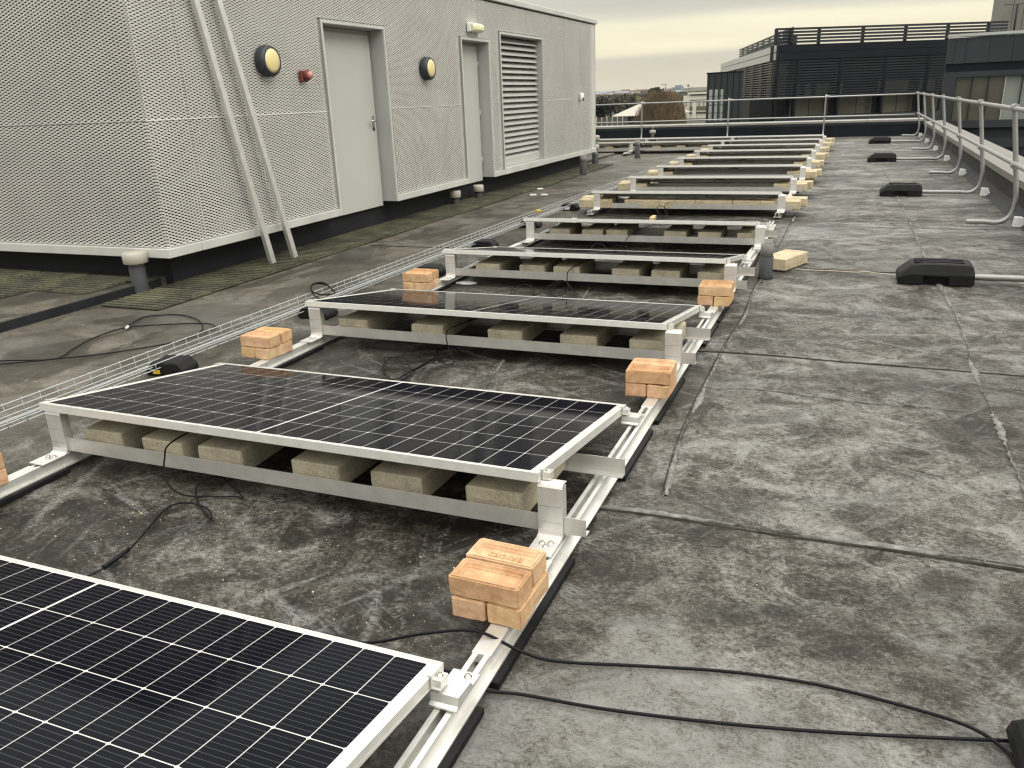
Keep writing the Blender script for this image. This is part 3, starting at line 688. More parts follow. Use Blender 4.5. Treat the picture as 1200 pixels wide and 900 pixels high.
def foot_mesh(w_, d_, h_):
    b = MB()
    b.prism([(-w_ / 2, 0), (w_ / 2, 0), (w_ / 2, h_ * .42), (w_ * .33, h_), (-w_ * .33, h_), (-w_ / 2, h_ * .42)], -d_ / 2, d_ / 2, 'y', MT['rubber'])
    return b.mesh('rubber_foot', None, .008)
fme = foot_mesh(.25, .16, .080)
feet_ = [(1.27, .5, 1), (2.62, .1, 0), (4.16, .15, 0), (5.50, .1, 0), (6.93, .05, 0), (8.44, .1, 2), (9.86, .05, 0), (11.3, .1, 0), (12.75, .05, 0), (14.2, .05, 0), (-.2, .1, 0)]
fx_ = {0: -2.805, 1: -2.72, 2: -2.60, 3: -2.66, 4: -2.70, 5: -2.705, 6: -2.735}
FOOTW = ['', 'by the left leg of the third panel', 'by the brick pile left of the fourth panel', 'left of the fourth panel and its leg', 'left of the fifth panel under the tray', '', 'left of the seventh panel under the tray', 'left of the eighth panel under the tray', 'left of the ninth panel under the tray', 'left of the tenth panel under the tray', 'under the nearest stretch of the wire tray']
for i, (y, rz, lab) in enumerate(feet_):
    what = {1: 'black rubber tray foot with a yellow label under the near end of the wire basket', 2: 'black rubber tray foot with a white label beside the sixth panel'}.get(lab, 'plain black rubber foot ' + FOOTW[i])
    t = thing('rubber_foot', what, 'support block', (fx_.get(i, tx(y) + .12), y, 0), rz * .4, 'rubber feet under the wire tray')
    put('block', fme, t)
    b = MB(); b.box(-.16, .07, -.02, .02, .040, .050, MT['galv']); b.build('strut', None, t)
    if lab == 1:
        b = MB(); b.box(-.075, -.03, -.0825, -.0805, .012, .036, MT['yellow']); b.build('label', None, t)
    if lab == 2:
        b = MB(); b.box(-.045, .015, -.0825, -.0805, .012, .050, MT['paper']); b.build('label', None, t)
b = MB(); b.box(-.03, .03, -.012, .012, 0, .03, MT['yellow']); b.build('cable_tag', None, None, .003, loc=(tx(7.5) - .05, 7.5, TZ + .04), rot=(.3, .2, .5), label='small yellow tag caught in the wire basket tray', category='tag')

# ------------------------------------------------------------------ mounting rails
PW, PD = 2.279, 1.134
ZF, ZBK = .2988, .1265
TILT = math.asin((ZF - ZBK) / PD)
RZ0, RZ1 = .018, .062
def mount_rail(x, y0, y1, label):
    t = thing('mounting_rail', label, 'mounting rail', (x, y0, 0), 0, 'long aluminium rails carrying the panels')
    prof = [(-.040, RZ0), (.045, RZ0), (.045, RZ0 + .005), (.025, RZ0 + .006), (.024, RZ1), (.009, RZ1), (.009, RZ1 - .004), (.019, RZ1 - .005), (.019, RZ0 + .005), (-.019, RZ0 + .005), (-.019, RZ1 - .005), (-.009, RZ1 - .004), (-.009, RZ1), (-.024, RZ1), (-.025, RZ0 + .006), (-.040, RZ0 + .005)]
    y = 0; L_ = y1 - y0; i = 0
    while y < L_ - .01:
        e = min(y + 3.72, L_)
        b = MB(); b.prism(prof, y + .002, e - .002, 'y', MT['alu']); b.build('rail_length', None, t)
        y = e
    # closed splice pieces and rubber strips under each gap
    for k in range(13):
        yy = ROWS[k][1] - y0
        if yy < .2 or yy > L_: continue
        b = MB(); b.prism([(-.028, RZ1 - .03), (-.028, RZ1 + .0035), (.028, RZ1 + .0035), (.028, RZ1 - .03)], yy - .62, yy - .13, 'y', MT['alu']); b.build('splice', None, t, .002)
        for a, c in ((-.66, -.02), (.62, 1.12)):
            b = MB(); b.box(-.045, .066, yy + a, yy + c, -.002, RZ0 - .0006, MT['rubber']); b.build('rubber_strip', None, t)
    return t
ROWS = [(-0.0151, -1.8217, .0015), (-0.0394, .0522, -.0013), (-.0223, 1.945, .0046), (.0177, 3.7793, -.0009), (.0293, 5.6094, .0034), (.0184, 8.018, -.0049), (.0129, 9.9417, .0062),
        (.0216, 11.7799, .0031), (.0175, 13.579, .0038), (-.0021, 15.4003, .0014), (-.0158, 17.1812, .0013), (-.0135, 18.911, .0009), (-.0092, 20.6013, .0014)]
mount_rail(.022, -2.9, 7.3, 'aluminium rail with black rubber strips under the right ends of the near panels')
mount_rail(-2.262, -2.9, 7.3, 'aluminium rail with black rubber strips under the left ends of the near panels')
mount_rail(.024, 7.86, 22.0, 'aluminium rail under the right ends of the far panels beyond the gap')
mount_rail(-4.545, 18.6, 22.0, 'short aluminium rail at the far left, under the side panels nearer the tray')
mount_rail(-6.825, 18.6, 22.0, 'short aluminium rail at the far left, hidden behind the plant room')
mount_rail(-2.258, 7.86, 22.0, 'aluminium rail under the left ends of the far panels beyond the gap')

# ------------------------------------------------------------------ solar panels
def cell_mesh(cw_, ch_, c=.0042):
    b = MB(); x, y = cw_ / 2, ch_ / 2
    p = [(-x + c, -y), (x - c, -y), (x, -y + c), (x, y - c), (x - c, y), (-x + c, y), (-x, y - c), (-x, -y + c)]
    b.prism(p, -.0004, .0002, 'z', MT['cell'])
    return b.mesh('solar_cell')
CELL = cell_mesh(.0922 - .0024, .1823 - .0030)
def cell_places():
    out_ = []; fl = .014
    for j in range(6):
        yc = fl + .0055 + .1823 * (j + .5) + .001
        for i in range(24):
            xc = -PW + fl + .0115 + .0922 * (i + .5) - (0 if i < 12 else 0) + (.0065 if i >= 12 else -.0005)
            out_.append((xc * 1.0, yc))
    return out_
def frame_mesh():
    b = MB(); h = .034; lip = .011; m = MT['frame']
    o = [(-PW, 0), (0, 0), (0, PD), (-PW, PD)]
    # each side is an L-like box with a step at the lip
    b.box(-PW, 0, 0, lip, -h, 0, m); b.box(-PW, 0, PD - lip, PD, -h, 0, m); b.box(-PW, -PW + lip, lip, PD - lip, -h, 0, m); b.box(-lip, 0, lip, PD - lip, -h, 0, m)
    b.box(-PW + lip, -lip, lip, lip + .018, -h, -h + .002, m); b.box(-PW + lip, -lip, PD - lip - .018, PD - lip, -h, -h + .002, m)
    return b.mesh('panel_frame', None, .0012)
FRAME = frame_mesh()
b = MB(); b.box(-PW + .0105, -.0105, .0105, PD - .0105, -.008, -.0020, MT['backsheet']); SHEET = b.mesh('backsheet')
b = MB()
for (x, y) in cell_places():
    c = .0042; w2, h2 = .0922 / 2 - .0015, .1823 / 2 - .0017
    p = [(x - w2 + c, y - h2), (x + w2 - c, y - h2), (x + w2, y - h2 + c), (x + w2, y + h2 - c), (x + w2 - c, y + h2), (x - w2 + c, y + h2), (x - w2, y + h2 - c), (x - w2, y - h2 + c)]
    b.prism(p, -.0025, -.0018, 'z', MT['cell'])
GRID = b.mesh('cell_grid')
def leg_mesh():
    b = MB(); w0, w1 = -.004, .082; m = MT['alu']; t = .0045; zt = ZF - .040
    # folded plate: foot forward on the rail, upright, turned back under the panel edge
    prof = [(-.125, RZ1 + .004), (-.125, RZ1 + .0085), (-.004 - .018, RZ1 + .0085), (-.006, RZ1 + .014), (-.001, RZ1 + .03), (-.001, zt - .012), (.004, zt - .002), (.014, zt + .003), (.045, zt - .001),
            (.045, zt - .0055), (.014, zt - .0015), (.0078, zt - .006), (.004, zt - .014), (.004, RZ1 + .028), (-.001, RZ1 + .010), (-.018, RZ1 + .004)]
    b.prism(prof, w0, w1, 'x', m)
    for x in (w1 - .005, ):
        b.box(x, x + .0045, .0045, .040, RZ1 + .006, zt - .012, m)
    for k in range(2): b.box(w0 + .002, w1 - .002, -.0022, -.0012, .12 + k * .06, .1215 + k * .06, MT['steel'])
    return b
def bolt(b, x, y, z, r=.0075, h=.007):
    b.lathe([(r * 1.5, z), (r * 1.5, z + .0015), (r, z + .0016), (r, z + h), (r * .5, z + h)], 'z', (x, y, 0), 8, MT['steel'])
LEG = leg_mesh().mesh('leg', None, 0)
b = MB()
for x, y in ((.028, -.055), (.056, -.048), (.046, -.072)): bolt(b, x, y, RZ1 + .0085)
BOLTS = b.mesh('foot_bolts')
def beam_mesh(face):
    b = MB(); m = MT['beam']; z0 = .082 if face > 0 else .082; h = .062; t = .003; fl = .040
    if face > 0: prof = [(0, z0), (fl, z0), (fl, z0 + t), (t, z0 + t), (t, z0 + h), (0, z0 + h)]
    else: prof = [(0, z0), (-fl, z0), (-fl, z0 + t), (-t, z0 + t), (-t, z0 + h), (0, z0 + h)]
    b.prism(prof, -PW + .09 - .01, .155, 'x', m)
    return b.mesh('ballast_tray')
BEAM_F, BEAM_R = beam_mesh(1), beam_mesh(-1)
def rear_mesh():
    b = MB(); m = MT['alu']; zt = ZBK - .036
    b.prism([(1.03, RZ1 + .004), (1.17, RZ1 + .004), (1.17, RZ1 + .009), (1.125, RZ1 + .012), (1.115, zt), (1.045, zt + .008), (1.04, RZ1 + .014), (1.03, RZ1 + .009)], .0, .075, 'x', m)
    bolt(b, .05, 1.15, RZ1 + .010)
    return b.mesh('rear_bracket')
REAR = rear_mesh()
def clamp_mesh():
    b = MB(); m = MT['alu']
    b.prism([(-.009, .0025), (-.009, .0055), (.006, .0055), (.006, -.028), (.028, -.028), (.028, -.0315), (.0025, -.0315), (.0025, .0025)], -.024, .024, 'y', m)
    b.box(.006, .028, -.020, .020, -.028, -.006, m)
    bolt(b, .016, 0, -.006, .006, .008)
    return b.mesh('clamp')
CLAMP = clamp_mesh()
ordn = ['first', 'second', 'third', 'fourth', 'fifth', 'sixth', 'seventh', 'eighth', 'ninth', 'tenth', 'eleventh', 'twelfth', 'thirteenth']
def panel(x, y, yaw, label, detail, right=True):
    t = thing('solar_panel', label, 'solar panel', (x, y, 0), yaw, 'tilted solar panels in rows across the roof')
    tl = (-TILT, 0, 0)
    put('panel_frame', FRAME, t, (0, 0, ZF), tl); put('backsheet', SHEET, t, (0, 0, ZF), tl)
    if detail:
        for (cx_, cy_) in cell_places():
            zz = -.0020
            put('solar_cell', CELL, t, (cx_, cy_ * math.cos(TILT) + zz * math.sin(TILT), ZF - cy_ * math.sin(TILT) + zz * math.cos(TILT)), tl)
    else: put('cell_grid', GRID, t, (0, 0, ZF), tl)
    for sx in ((0, 1) if right else (1,)):
        lg = put('leg', LEG, t, ((-PW if sx else 0) - (.004 if not sx else -.014), .008, 0)); put('foot_bolts', BOLTS, lg)
        rb = put('rear_bracket', REAR, t, (-PW if sx else 0, 0, 0))
    put('ballast_tray', BEAM_F, t, (0, .014, 0)); put('ballast_tray', BEAM_R, t, (0, .512, 0))
    for yy in (.055, 1.07):
        zz = ZF - yy * math.tan(TILT)
        if right: put('clamp', CLAMP, t, (0, yy, zz), tl)
        put('clamp', CLAMP, t, (-PW, yy, zz), (TILT, 0, math.pi))
    return t
special = {0: 'nearest solar panel, cut off by the bottom left corner of the view', 1: 'second solar panel from the camera, tilted black panel reflecting bricks along its far edge',
           4: 'fifth solar panel from the camera, last before the wide gap', 5: 'sixth solar panel from the camera, first beyond the wide gap, above a line of blocks', 12: 'farthest solar panel of the main column, nearest the far parapet'}
for k, (x, y, yaw) in enumerate(ROWS):
    panel(x, y, yaw, special.get(k, ordn[k] + ' solar panel from the camera, counting along the main column'), k < 3)
for k, r_ in ((11, 'twelfth'), (12, 'farthest')):
    for j, w_ in ((1, 'next to the main column'), (2, 'half hidden by the plant room')):
        panel(ROWS[k][0] - j * (PW + .003), ROWS[k][1], 0, 'side panel of the ' + r_ + ' row, ' + w_, False, False)

# ------------------------------------------------------------------ concrete blocks
def block_mesh(seed, m, L_=.44, W_=.215, H_=.10):
    r = random.Random(seed); bm = bmesh.new()
    bmesh.ops.create_cube(bm, size=1)
    for v in bm.verts: v.co = Vector((v.co.x * W_, v.co.y * L_, (v.co.z + .5) * H_))
    bmesh.ops.bevel(bm, geom=list(bm.edges), offset=.006, segments=1, affect='EDGES')
    bmesh.ops.subdivide_edges(bm, edges=[e for e in bm.edges if e.calc_length() > .05], cuts=4, use_grid_fill=True)
    for v in bm.verts:
        d = mnoise.noise(v.co * 22 + Vector((seed * 3.1, 0, 0))) * .0028 + mnoise.noise(v.co * 60 + Vector((0, seed, 0))) * .0016
        v.co += v.normal * d if v.normal.length else Vector()
    me = bpy.data.meshes.new('concrete_block'); bm.to_mesh(me); bm.free(); me.materials.append(m); return me
BLK = [block_mesh(s_, MT['block']) for s_ in range(4)]; BLKP = [block_mesh(s_ + 9, MT['block_pale']) for s_ in range(3)]
bx_rows = {0: (.12, .47, .86, 1.22, 1.60, 1.97), 1: (.17, .51, .79, 1.25, 1.60, 1.985), 2: (.19, .70, 1.21, 1.655, 2.06), 3: (.26, .64, .93, 1.41, 1.71, 2.06), 4: (.23, .58, .83, 1.40, 1.73, 2.09)}
posw = ['leftmost', 'second from the left', 'third from the left', 'fourth from the left', 'fifth from the left', 'sixth from the left']
for k, xs in bx_rows.items():
    for i, xo in enumerate(xs):
        x0, y0, yaw = ROWS[k]
        nm = 'rightmost' if i == len(xs) - 1 else posw[i]
        put('concrete_block', BLK[(k + i) % 4], None, (x0 - PW + xo + (.11 if k == 1 else .12), y0 + .262 + rng.uniform(-.008, .01), .0852), (0, 0, rng.uniform(-.03, .03)),
            label=f'tan concrete block under the {ordn[k]} panel, {nm} in its row', category='concrete block', group='concrete ballast blocks under the near panels')
# beyond the gap blocks lie end to end along both trays and poke out at the sides
for k in range(5, 13):
    x0, y0, yaw = ROWS[k]
    for side, yo in (('front', .125), ('rear', .405)):
        inner = range(1, 5) if (k == 5 and side == 'front') else ()
        for i in [0] + list(inner) + [5]:
            sh = {('front', 5): .04, ('rear', 5): .03}.get((side, k), 0)
            xo = -PW + .21 - .15 + i * .4435 + (.12 if side == 'rear' else 0)
            if i == 5: xo = {'front': .0, 'rear': .06}[side] + (.02 if k % 2 else -.01)
            if i == 0: xo = -PW + {'front': .03, 'rear': -.02}[side]
            lift = .0852
            if i in (0, 5): lab = f'pale block end sticking out at the {"left" if i == 0 else "right"} of the {ordn[k]} panel, {"nearer" if side == "front" else "farther"} of its pair'
            else: lab = f'tan block in the end to end line under the sixth panel, {posw[i]}'
            put('concrete_block', BLKP[(k + i) % 3], None, (x0 + xo + (.0 if i in (0, 5) else .13), y0 + yo + rng.uniform(-.006, .006), lift), (0, 0, math.pi / 2 + rng.uniform(-.03, .03)),
                label=lab, category='concrete block', group='pale ballast blocks along the far panels')
for k, (a, c) in ((11, ('twelfth', 1)), (12, ('farthest', 2))):
    for i in range(5):
        put('concrete_block', BLKP[i % 3], None, (ROWS[k][0] - PW - .35 - i * .62, ROWS[k][1] + .262, .0852), (0, 0, rng.uniform(-.04, .04)),
            label=f'pale block half seen under the left hand panels of the {a} row', category='concrete block', group=f'blocks under the left hand panels of the {a} row')
put('concrete_block', BLKP[1], None, (.335, 5.12, .001), (0, 0, -.36), label='loose pale concrete block lying on the roof beside the pipe stub', category='concrete block')
b = MB(); b.box(-.024, .024, -.10, .10, 0, .045, MT['wood']); b.build('timber_offcut', None, None, .002, loc=(-1.385, 7.62, .0), rot=(.0, 0, .05), label='short pale timber offcut lying in the wide gap between panels', category='timber offcut')

# ------------------------------------------------------------------ brick piles
def brick_mesh(seed):
    r = random.Random(seed); L_, W_, H_ = .215, .1025, .065
    bm = bmesh.new(); bmesh.ops.create_cube(bm, size=1)
    for v in bm.verts: v.co = Vector((v.co.x * L_, v.co.y * W_, (v.co.z + .5) * H_))
    top = [f for f in bm.faces if f.normal.z > .5]
    bmesh.ops.inset_region(bm, faces=top, thickness=.019)
    bmesh.ops.inset_region(bm, faces=top, thickness=.010, depth=-.017)
    bmesh.ops.bevel(bm, geom=[e for e in bm.edges], offset=.0045, segments=2, affect='EDGES', clamp_overlap=True)
    bmesh.ops.subdivide_edges(bm, edges=[e for e in bm.edges if e.calc_length() > .03], cuts=3, use_grid_fill=True)
    for v in bm.verts:
        v.co += v.normal * (mnoise.noise(v.co * 35 + Vector((seed * 5, 0, 0))) * .0020 + mnoise.noise(v.co * 9 + Vector((seed, 2, 0))) * .0026)
    me = bpy.data.meshes.new('brick'); bm.to_mesh(me); bm.free(); me.materials.append(MT['brick'])
    me.polygons.foreach_set('use_smooth', [False] * len(me.polygons)); return me
BR = [brick_mesh(s_) for s_ in range(5)]
piles = [((-.018, -.335, .066), -.02, 'right hand pile nearest the camera'), ((-.008, 1.548, .066), .03, 'second right hand pile from the camera'), ((.012, 3.415, .066), .0, 'third right hand pile from the camera'),
         ((-2.325, 1.555, .066), -.05, 'left hand pile behind the second panel'), ((-2.262, 3.375, .066), -.03, 'left hand pile behind the third panel'), ((-2.318, -.335, .066), .04, 'pile at the left edge of the view')]
for i, (p, rz, nm) in enumerate(piles):
    Mz = Matrix.Rotation(rz, 4, 'Z')
    tall = i != 2
    spec = [((-.054, .0, 0), math.pi / 2, 'lower layer, left'), ((.054, .0, 0), math.pi / 2, 'lower layer, right')]
    spec += [((.0, -.054, .0665), 0, 'upper layer, front'), ((-.004, .056, .0665), math.pi, 'upper layer, rear')]
    for j, (q, a, w_) in enumerate(spec):
        pos = Vector(p) + Mz @ Vector((q[0] + rng.uniform(-.003, .003), q[1] + rng.uniform(-.004, .004), q[2]))
        br = put('brick', BR[(i * 4 + j) % 5], None, pos, (0, 0, rz + a + rng.uniform(-.035, .035)), label=f'orange brick, {w_}, in the {nm}', category='brick', group='bricks weighing down the rails')
        if j == 3 and i == 0:
            cu = bpy.data.curves.new('lettering', 'FONT'); cu.body = 'BRICKS'; cu.size = .030; cu.extrude = .0012; cu.align_x = 'CENTER'; cu.align_y = 'CENTER'; cu.space_character = 1.15
            cu.materials.append(MT['brick'])
            tmp = bpy.data.objects.new('tmp', cu); COL.objects.link(tmp); bpy.context.view_layer.update()
            lm = bpy.data.meshes.new_from_object(tmp.evaluated_get(bpy.context.evaluated_depsgraph_get())); bpy.data.objects.remove(tmp)
            lt = bpy.data.objects.new('lettering', lm); COL.objects.link(lt); lt.parent = br; lt.location = (.0, 0, .0490); lt.rotation_euler = (0, 0, 0)

for q, (x, y, zz, a, w_) in enumerate(((.10, 12.42, .002, .1, 'lower'), (.095, 12.43, .069, .25, 'upper'))):
    put('brick', BR[q], None, (x, y, zz), (0, 0, a), label=f'orange brick, {w_} of the two stacked at the right end of the eighth panel', category='brick', group='bricks at the right end of the eighth panel')
# ------------------------------------------------------------------ guard rails
def guard_post(mb, x, y, has_bar):
    bar = {1: 1.5, 3: 1.45, 5: 1.58, 7: 1.60}.get(PY_.index(y), 1.7)
    mb.tube(smooth_path([(1.95 if not has_bar else bar, y, .045), (2.12, y, .045), (2.22, y, .037), (2.30, y, .06), (2.355, y, .13), (2.372, y, .24), (2.365, y, .36), (2.30, y, .78), (2.232, y, 1.20)], 5), .0245, 12, MT['galv'])
gr = thing('guardrail', 'galvanised tubular guardrail with leaning posts along the right edge', 'guardrail', (2.3, 0, 0))
gr_o = Vector((2.3, 0, 0))
PY_ = [24.3, 21.6, 18.75, 15.95, 13.1, 10.32, 7.62, 4.72, 1.85, -.62]
def G(b, name, parent=None, bevel=0):
    o = b.build(name, None, parent or gr, bevel)
    if parent is None: o.location = -gr_o
    return o
for i, y in enumerate(PY_):
    b = MB(); guard_post(b, 0, y, i % 2 == 1); po = G(b, 'post')
    b = MB(); b.prism([(2.385, -.001), (2.57, -.001), (2.57, .012), (2.50, .022), (2.468, .095), (2.392, .100)], y - .055, y + .055, 'y', MT['white']); G(b, 'foot_bracket', None, .003)
    for xx, zz in ((2.236, 1.175), (2.325, .62)):
        b = MB(); b.lathe([(.034, -.055), (.037, -.05), (.037, .05), (.034, .055)], 'y', (xx - .02 if zz < 1 else xx - .01, y - .08, zz), 14, MT['galv']); G(b, 'clamp')
for xx, zz, nm in ((2.227, 1.165, 'top_rail'), (2.300, .635, 'mid_rail')):
    b = MB(); b.tube([(xx, -3, zz), (xx, 8, zz), (xx, 16, zz), (xx, 24.36, zz)], .0235, 12, MT['galv']); G(b, nm)
gf = thing('guardrail', 'galvanised tubular guardrail across the far end behind the panels', 'guardrail', (-3, 24.36, 0))
gf_o = Vector((-3, 24.36, 0))
for zz, nm in ((1.15, 'top_rail'), (.60, 'mid_rail')):
    b = MB(); b.tube([(-9.5, 24.36, zz), (-3, 24.36, zz), (2.24, 24.36, zz)], .0235, 10, MT['galv']); o = b.build(nm, None, gf); o.location = -gf_o
for xx in (-8.2, -5.57, -2.9, -.153):
    b = MB(); b.tube(smooth_path([(xx, 23.7, .035), (xx, 24.15, .037), (xx, 24.30, .09), (xx, 24.355, .22), (xx, 24.36, .5), (xx, 24.36, 1.22)], 4), .0235, 10, MT['galv']); o = b.build('post', None, gf); o.location = -gf_o
    b = MB(); b.lathe([(.034, -.05), (.037, -.045), (.037, .045), (.034, .05)], 'x', (xx + .06, 24.36, 1.15), 12, MT['galv']); o = b.build('clamp', None, gf); o.location = -gf_o

def weight_mesh():
    b = MB(); secs = [(-.262, .030, .055, .135), (-.250, .0, .070, .150), (-.170, 0, .125, .165), (-.085, 0, .137, .168), (-.083, .066, .137, .168), (.090, .066, .137, .168), (.092, 0, .137, .168), (.225, 0, .134, .165), (.250, 0, .118, .160), (.262, .012, .085, .150)]
    v = []; f = []; n = 8
    for (x, zb, zt, hw) in secs:
        zt *= 1.13
        sh = min(.078, zt * .62); sh = max(sh, zb + .006)
        v += [(x, -hw, zb), (x, -hw, sh), (x, -hw + .035, zt - .006), (x, -hw + .055, zt), (x, hw - .055, zt), (x, hw - .035, zt - .006), (x, hw, sh), (x, hw, zb)]
    for i in range(len(secs) - 1):
        for q in range(n): f.append((i * n + q, i * n + (q + 1) % n, (i + 1) * n + (q + 1) % n, (i + 1) * n + q))
    f.append(tuple(range(n))[::-1]); f.append(tuple((len(secs) - 1) * n + q for q in range(n)))
    b.add(v, f, MT['rubber'])
    b.box(-.084, .091, -.118, .118, 0, .075, MT['rubber'])
    for yy in (-.06, .0, .06): b.box(-.15, .19, yy - .012, yy + .012, .150, .1595, MT['rubber'])
    return b.mesh('counterweight', None, .006, 2)
WM = weight_mesh()
wl = {1: 'farthest', 3: 'second farthest', 5: 'middle', 7: 'large near', 9: 'corner'}
for i in (1, 3, 5, 7, 9):
    lab = {9: 'black rubber guardrail counterweight at the bottom right corner by the looped cables', 7: 'black rubber guardrail counterweight with a pale string running to it', 5: 'black rubber guardrail counterweight, third from the far end',
           3: 'black rubber guardrail counterweight, second from the far end', 1: 'black rubber guardrail counterweight, the farthest one'}[i]
    put('counterweight', WM, None, ({9: 1.53, 7: 1.455, 5: 1.42, 3: 1.285, 1: 1.335}[i], PY_[i] + ({9: .12}.get(i, .02)), 0), (0, 0, {9: .05}.get(i, 0)), label=lab, category='counterweight', group='rubber counterweights of the guardrail')

# ------------------------------------------------------------------ cables
def cable(name, pts, r, label, cat='cable', m='cable', conn=None, n=7, group=None):
    b = MB(); b.tube(smooth_path(pts, n), r, 7, MT[m])
    if conn is None:
        return b.build(name, None, None, label=label, category=cat, **({'group': group} if group else {}))
    t = thing(name, label, cat, (0, 0, 0), 0, group)
    b.build('lead', None, t)
    p, q = Vector(conn[0]), Vector(conn[1])
    c = MB(); c.tube([p, p.lerp(q, .12), p.lerp(q, .15), p.lerp(q, .42), p.lerp(q, .45), p.lerp(q, .55), p.lerp(q, .58), p.lerp(q, .85), p.lerp(q, .88), q], .0085, 8, MT['cable']); c.build('connector', None, t)
    return t
z = .006
cable('cable', [(-.60, -.62, .05), (-.35, -.60, .03), (-.154, -.552, .075), (-.018, -.509, .085), (.10, -.482, .03), (.20, -.462, .008), (.433, -.399, z), (.648, -.348, z), (.858, -.326, z), (1.055, -.337, z), (1.182, -.368, .014), (1.248, -.401, z), (1.276, -.46, z), (1.27, -.56, z)], .0046, 'black cable from the nearest panel curving over the roof, the farther of two')
cable('cable', [(-.16, -.70, .10), (-.034, -.655, .06), (.06, -.638, .015), (.16, -.612, z), (.349, -.595, z), (.555, -.562, z), (.751, -.522, z), (.94, -.475, z), (1.124, -.423, z), (1.30, -.372, z), (1.42, -.345, z)], .0046, 'black cable from the nearest panel lying straight across the roof, the nearer of two')
cable('cable', [(-4.75, .72, z), (-4.3, .98, z), (-4.08, 1.118, z), (-3.76, 1.25, z), (-3.83, 1.45, z), (-3.919, 1.696, z), (-3.909, 1.968, z), (-3.65, 2.128, z), (-3.412, 2.212, z), (-3.27, 2.16, z), (-3.24, 2.05, z), (-3.26, 1.96, z)], .0046, 'black cable on the roof left of the wire tray, ending in a short hook')
cable('cable', [(-4.75, .70, z), (-4.3, .92, z), (-4.01, 1.065, z), (-3.741, 1.211, .015), (-3.532, 1.415, z), (-3.303, 1.691, z), (-3.235, 1.88, z), (-3.289, 2.057, .014), (-3.536, 2.279, z), (-3.80, 2.37, z), (-3.99, 2.29, z), (-4.017, 2.209, z), (-3.93, 2.02, .012), (-3.896, 1.971, z)], .0046, 'black cable on the roof left of the wire tray, looping round to a white tip')
b = MB(); b.tube([(-3.90, 1.98, .012), (-3.888, 1.95, .012)], .009, 8, MT['paper']); b.build('white_tip', None, None, label='tiny white cap on the end of the looping black cable', category='cable cap')
cable('panel_lead', [(-1.60, .55, .17), (-1.617, .25, .20), (-1.613, .055, .20), (-1.62, .02, .15), (-1.605, -.01, .075), (-1.52, -.03, .03), (-1.42, .02, .01), (-1.33, .055, .008), (-1.29, .058, .008), (-1.36, .085, .03), (-1.45, .115, .05), (-1.50, .055, .04), (-1.46, -.01, .02), (-1.38, -.07, .008), (-1.29, -.122, .008), (-1.34, -.075, .012), (-1.43, -.055, .015), (-1.50, -.08, .015), (-1.505, -.14, .012), (-1.49, -.19, .010), (-1.42, -.37, .008), (-1.40, -.45, .012), (-1.398, -.50, .012), (-1.402, -.545, .008), (-1.42, -.66, .02)], .0036, 'thin black lead trailing from the second panel to an inline connector', 'cable', conn=((-1.413, -.395, .010), (-1.399, -.515, .010)))
def coil(pts, r=.0036): return pts
cable('panel_lead', [(-1.15, 2.4, .20), (-1.25, 2.05, .20), (-1.300, 1.93, .185), (-1.315, 1.92, .15), (-1.311, 1.915, .11), (-1.29, 1.90, .06), (-1.26, 1.88, .02), (-1.235, 1.84, .01), (-1.27, 1.81, .008), (-1.35, 1.887, .01), (-1.42, 1.98, .012), (-1.43, 2.04, .02), (-1.38, 2.08, .04), (-1.30, 2.03, .03), (-1.22, 1.95, .02), (-1.24, 1.90, .012), (-1.32, 1.95, .012), (-1.40, 1.95, .012), (-1.39, 1.85, .012), (-1.393, 1.676, .02), (-1.41, 1.56, .012), (-1.44, 1.49, .008), (-1.53, 1.55, .01), (-1.60, 1.66, .02), (-1.60, 1.74, .04), (-1.52, 1.75, .05), (-1.43, 1.66, .03), (-1.38, 1.57, .012), (-1.40, 1.47, .008), (-1.50, 1.52, .012), (-1.60, 1.68, .03), (-1.62, 1.72, .05), (-1.54, 1.72, .05), (-1.44, 1.62, .03), (-1.37, 1.50, .01), (-1.36, 1.40, .03), (-1.36, 1.25, .08)], .0036, 'thin black lead coiled twice in the gap behind the second panel', 'cable', conn=((-1.382, 1.80, .016), (-1.397, 1.64, .016)))
cable('panel_lead', [(-1.05, 4.2, .20), (-1.12, 3.9, .20), (-1.17, 3.78, .17), (-1.18, 3.755, .13), (-1.17, 3.74, .08), (-1.13, 3.72, .04), (-1.10, 3.69, .02), (-1.14, 3.70, .06), (-1.20, 3.74, .09), (-1.26, 3.70, .06), (-1.28, 3.64, .02), (-1.22, 3.56, .01), (-1.14, 3.60, .03), (-1.15, 3.68, .08), (-1.22, 3.72, .10), (-1.30, 3.66, .06), (-1.36, 3.56, .02), (-1.42, 3.44, .01), (-1.48, 3.40, .01), (-1.53, 3.50, .03), (-1.50, 3.60, .07), (-1.42, 3.58, .08), (-1.36, 3.48, .04), (-1.38, 3.38, .01), (-1.46, 3.36, .01), (-1.54, 3.46, .02), (-1.55, 3.56, .06), (-1.46, 3.60, .08), (-1.37, 3.52, .05), (-1.34, 3.40, .02), (-1.33, 3.2, .06)], .0036, 'thin black lead coiled in the gap behind the third panel', 'cable')
cable('panel_lead', [(-1.0, 6.0, .20), (-1.08, 5.7, .19), (-1.16, 5.59, .14), (-1.19, 5.58, .08), (-1.16, 5.56, .03), (-1.08, 5.50, .02), (-1.10, 5.44, .02), (-1.2, 5.42, .02), (-1.28, 5.46, .04), (-1.24, 5.54, .06), (-1.16, 5.50, .03), (-1.3, 5.3, .01), (-1.38, 5.26, .01), (-1.46, 5.32, .05), (-1.44, 5.40, .09), (-1.36, 5.38, .09), (-1.30, 5.28, .04), (-1.30, 5.1, .05)], .0036, 'thin black lead looped in the gap behind the fourth panel', 'cable')
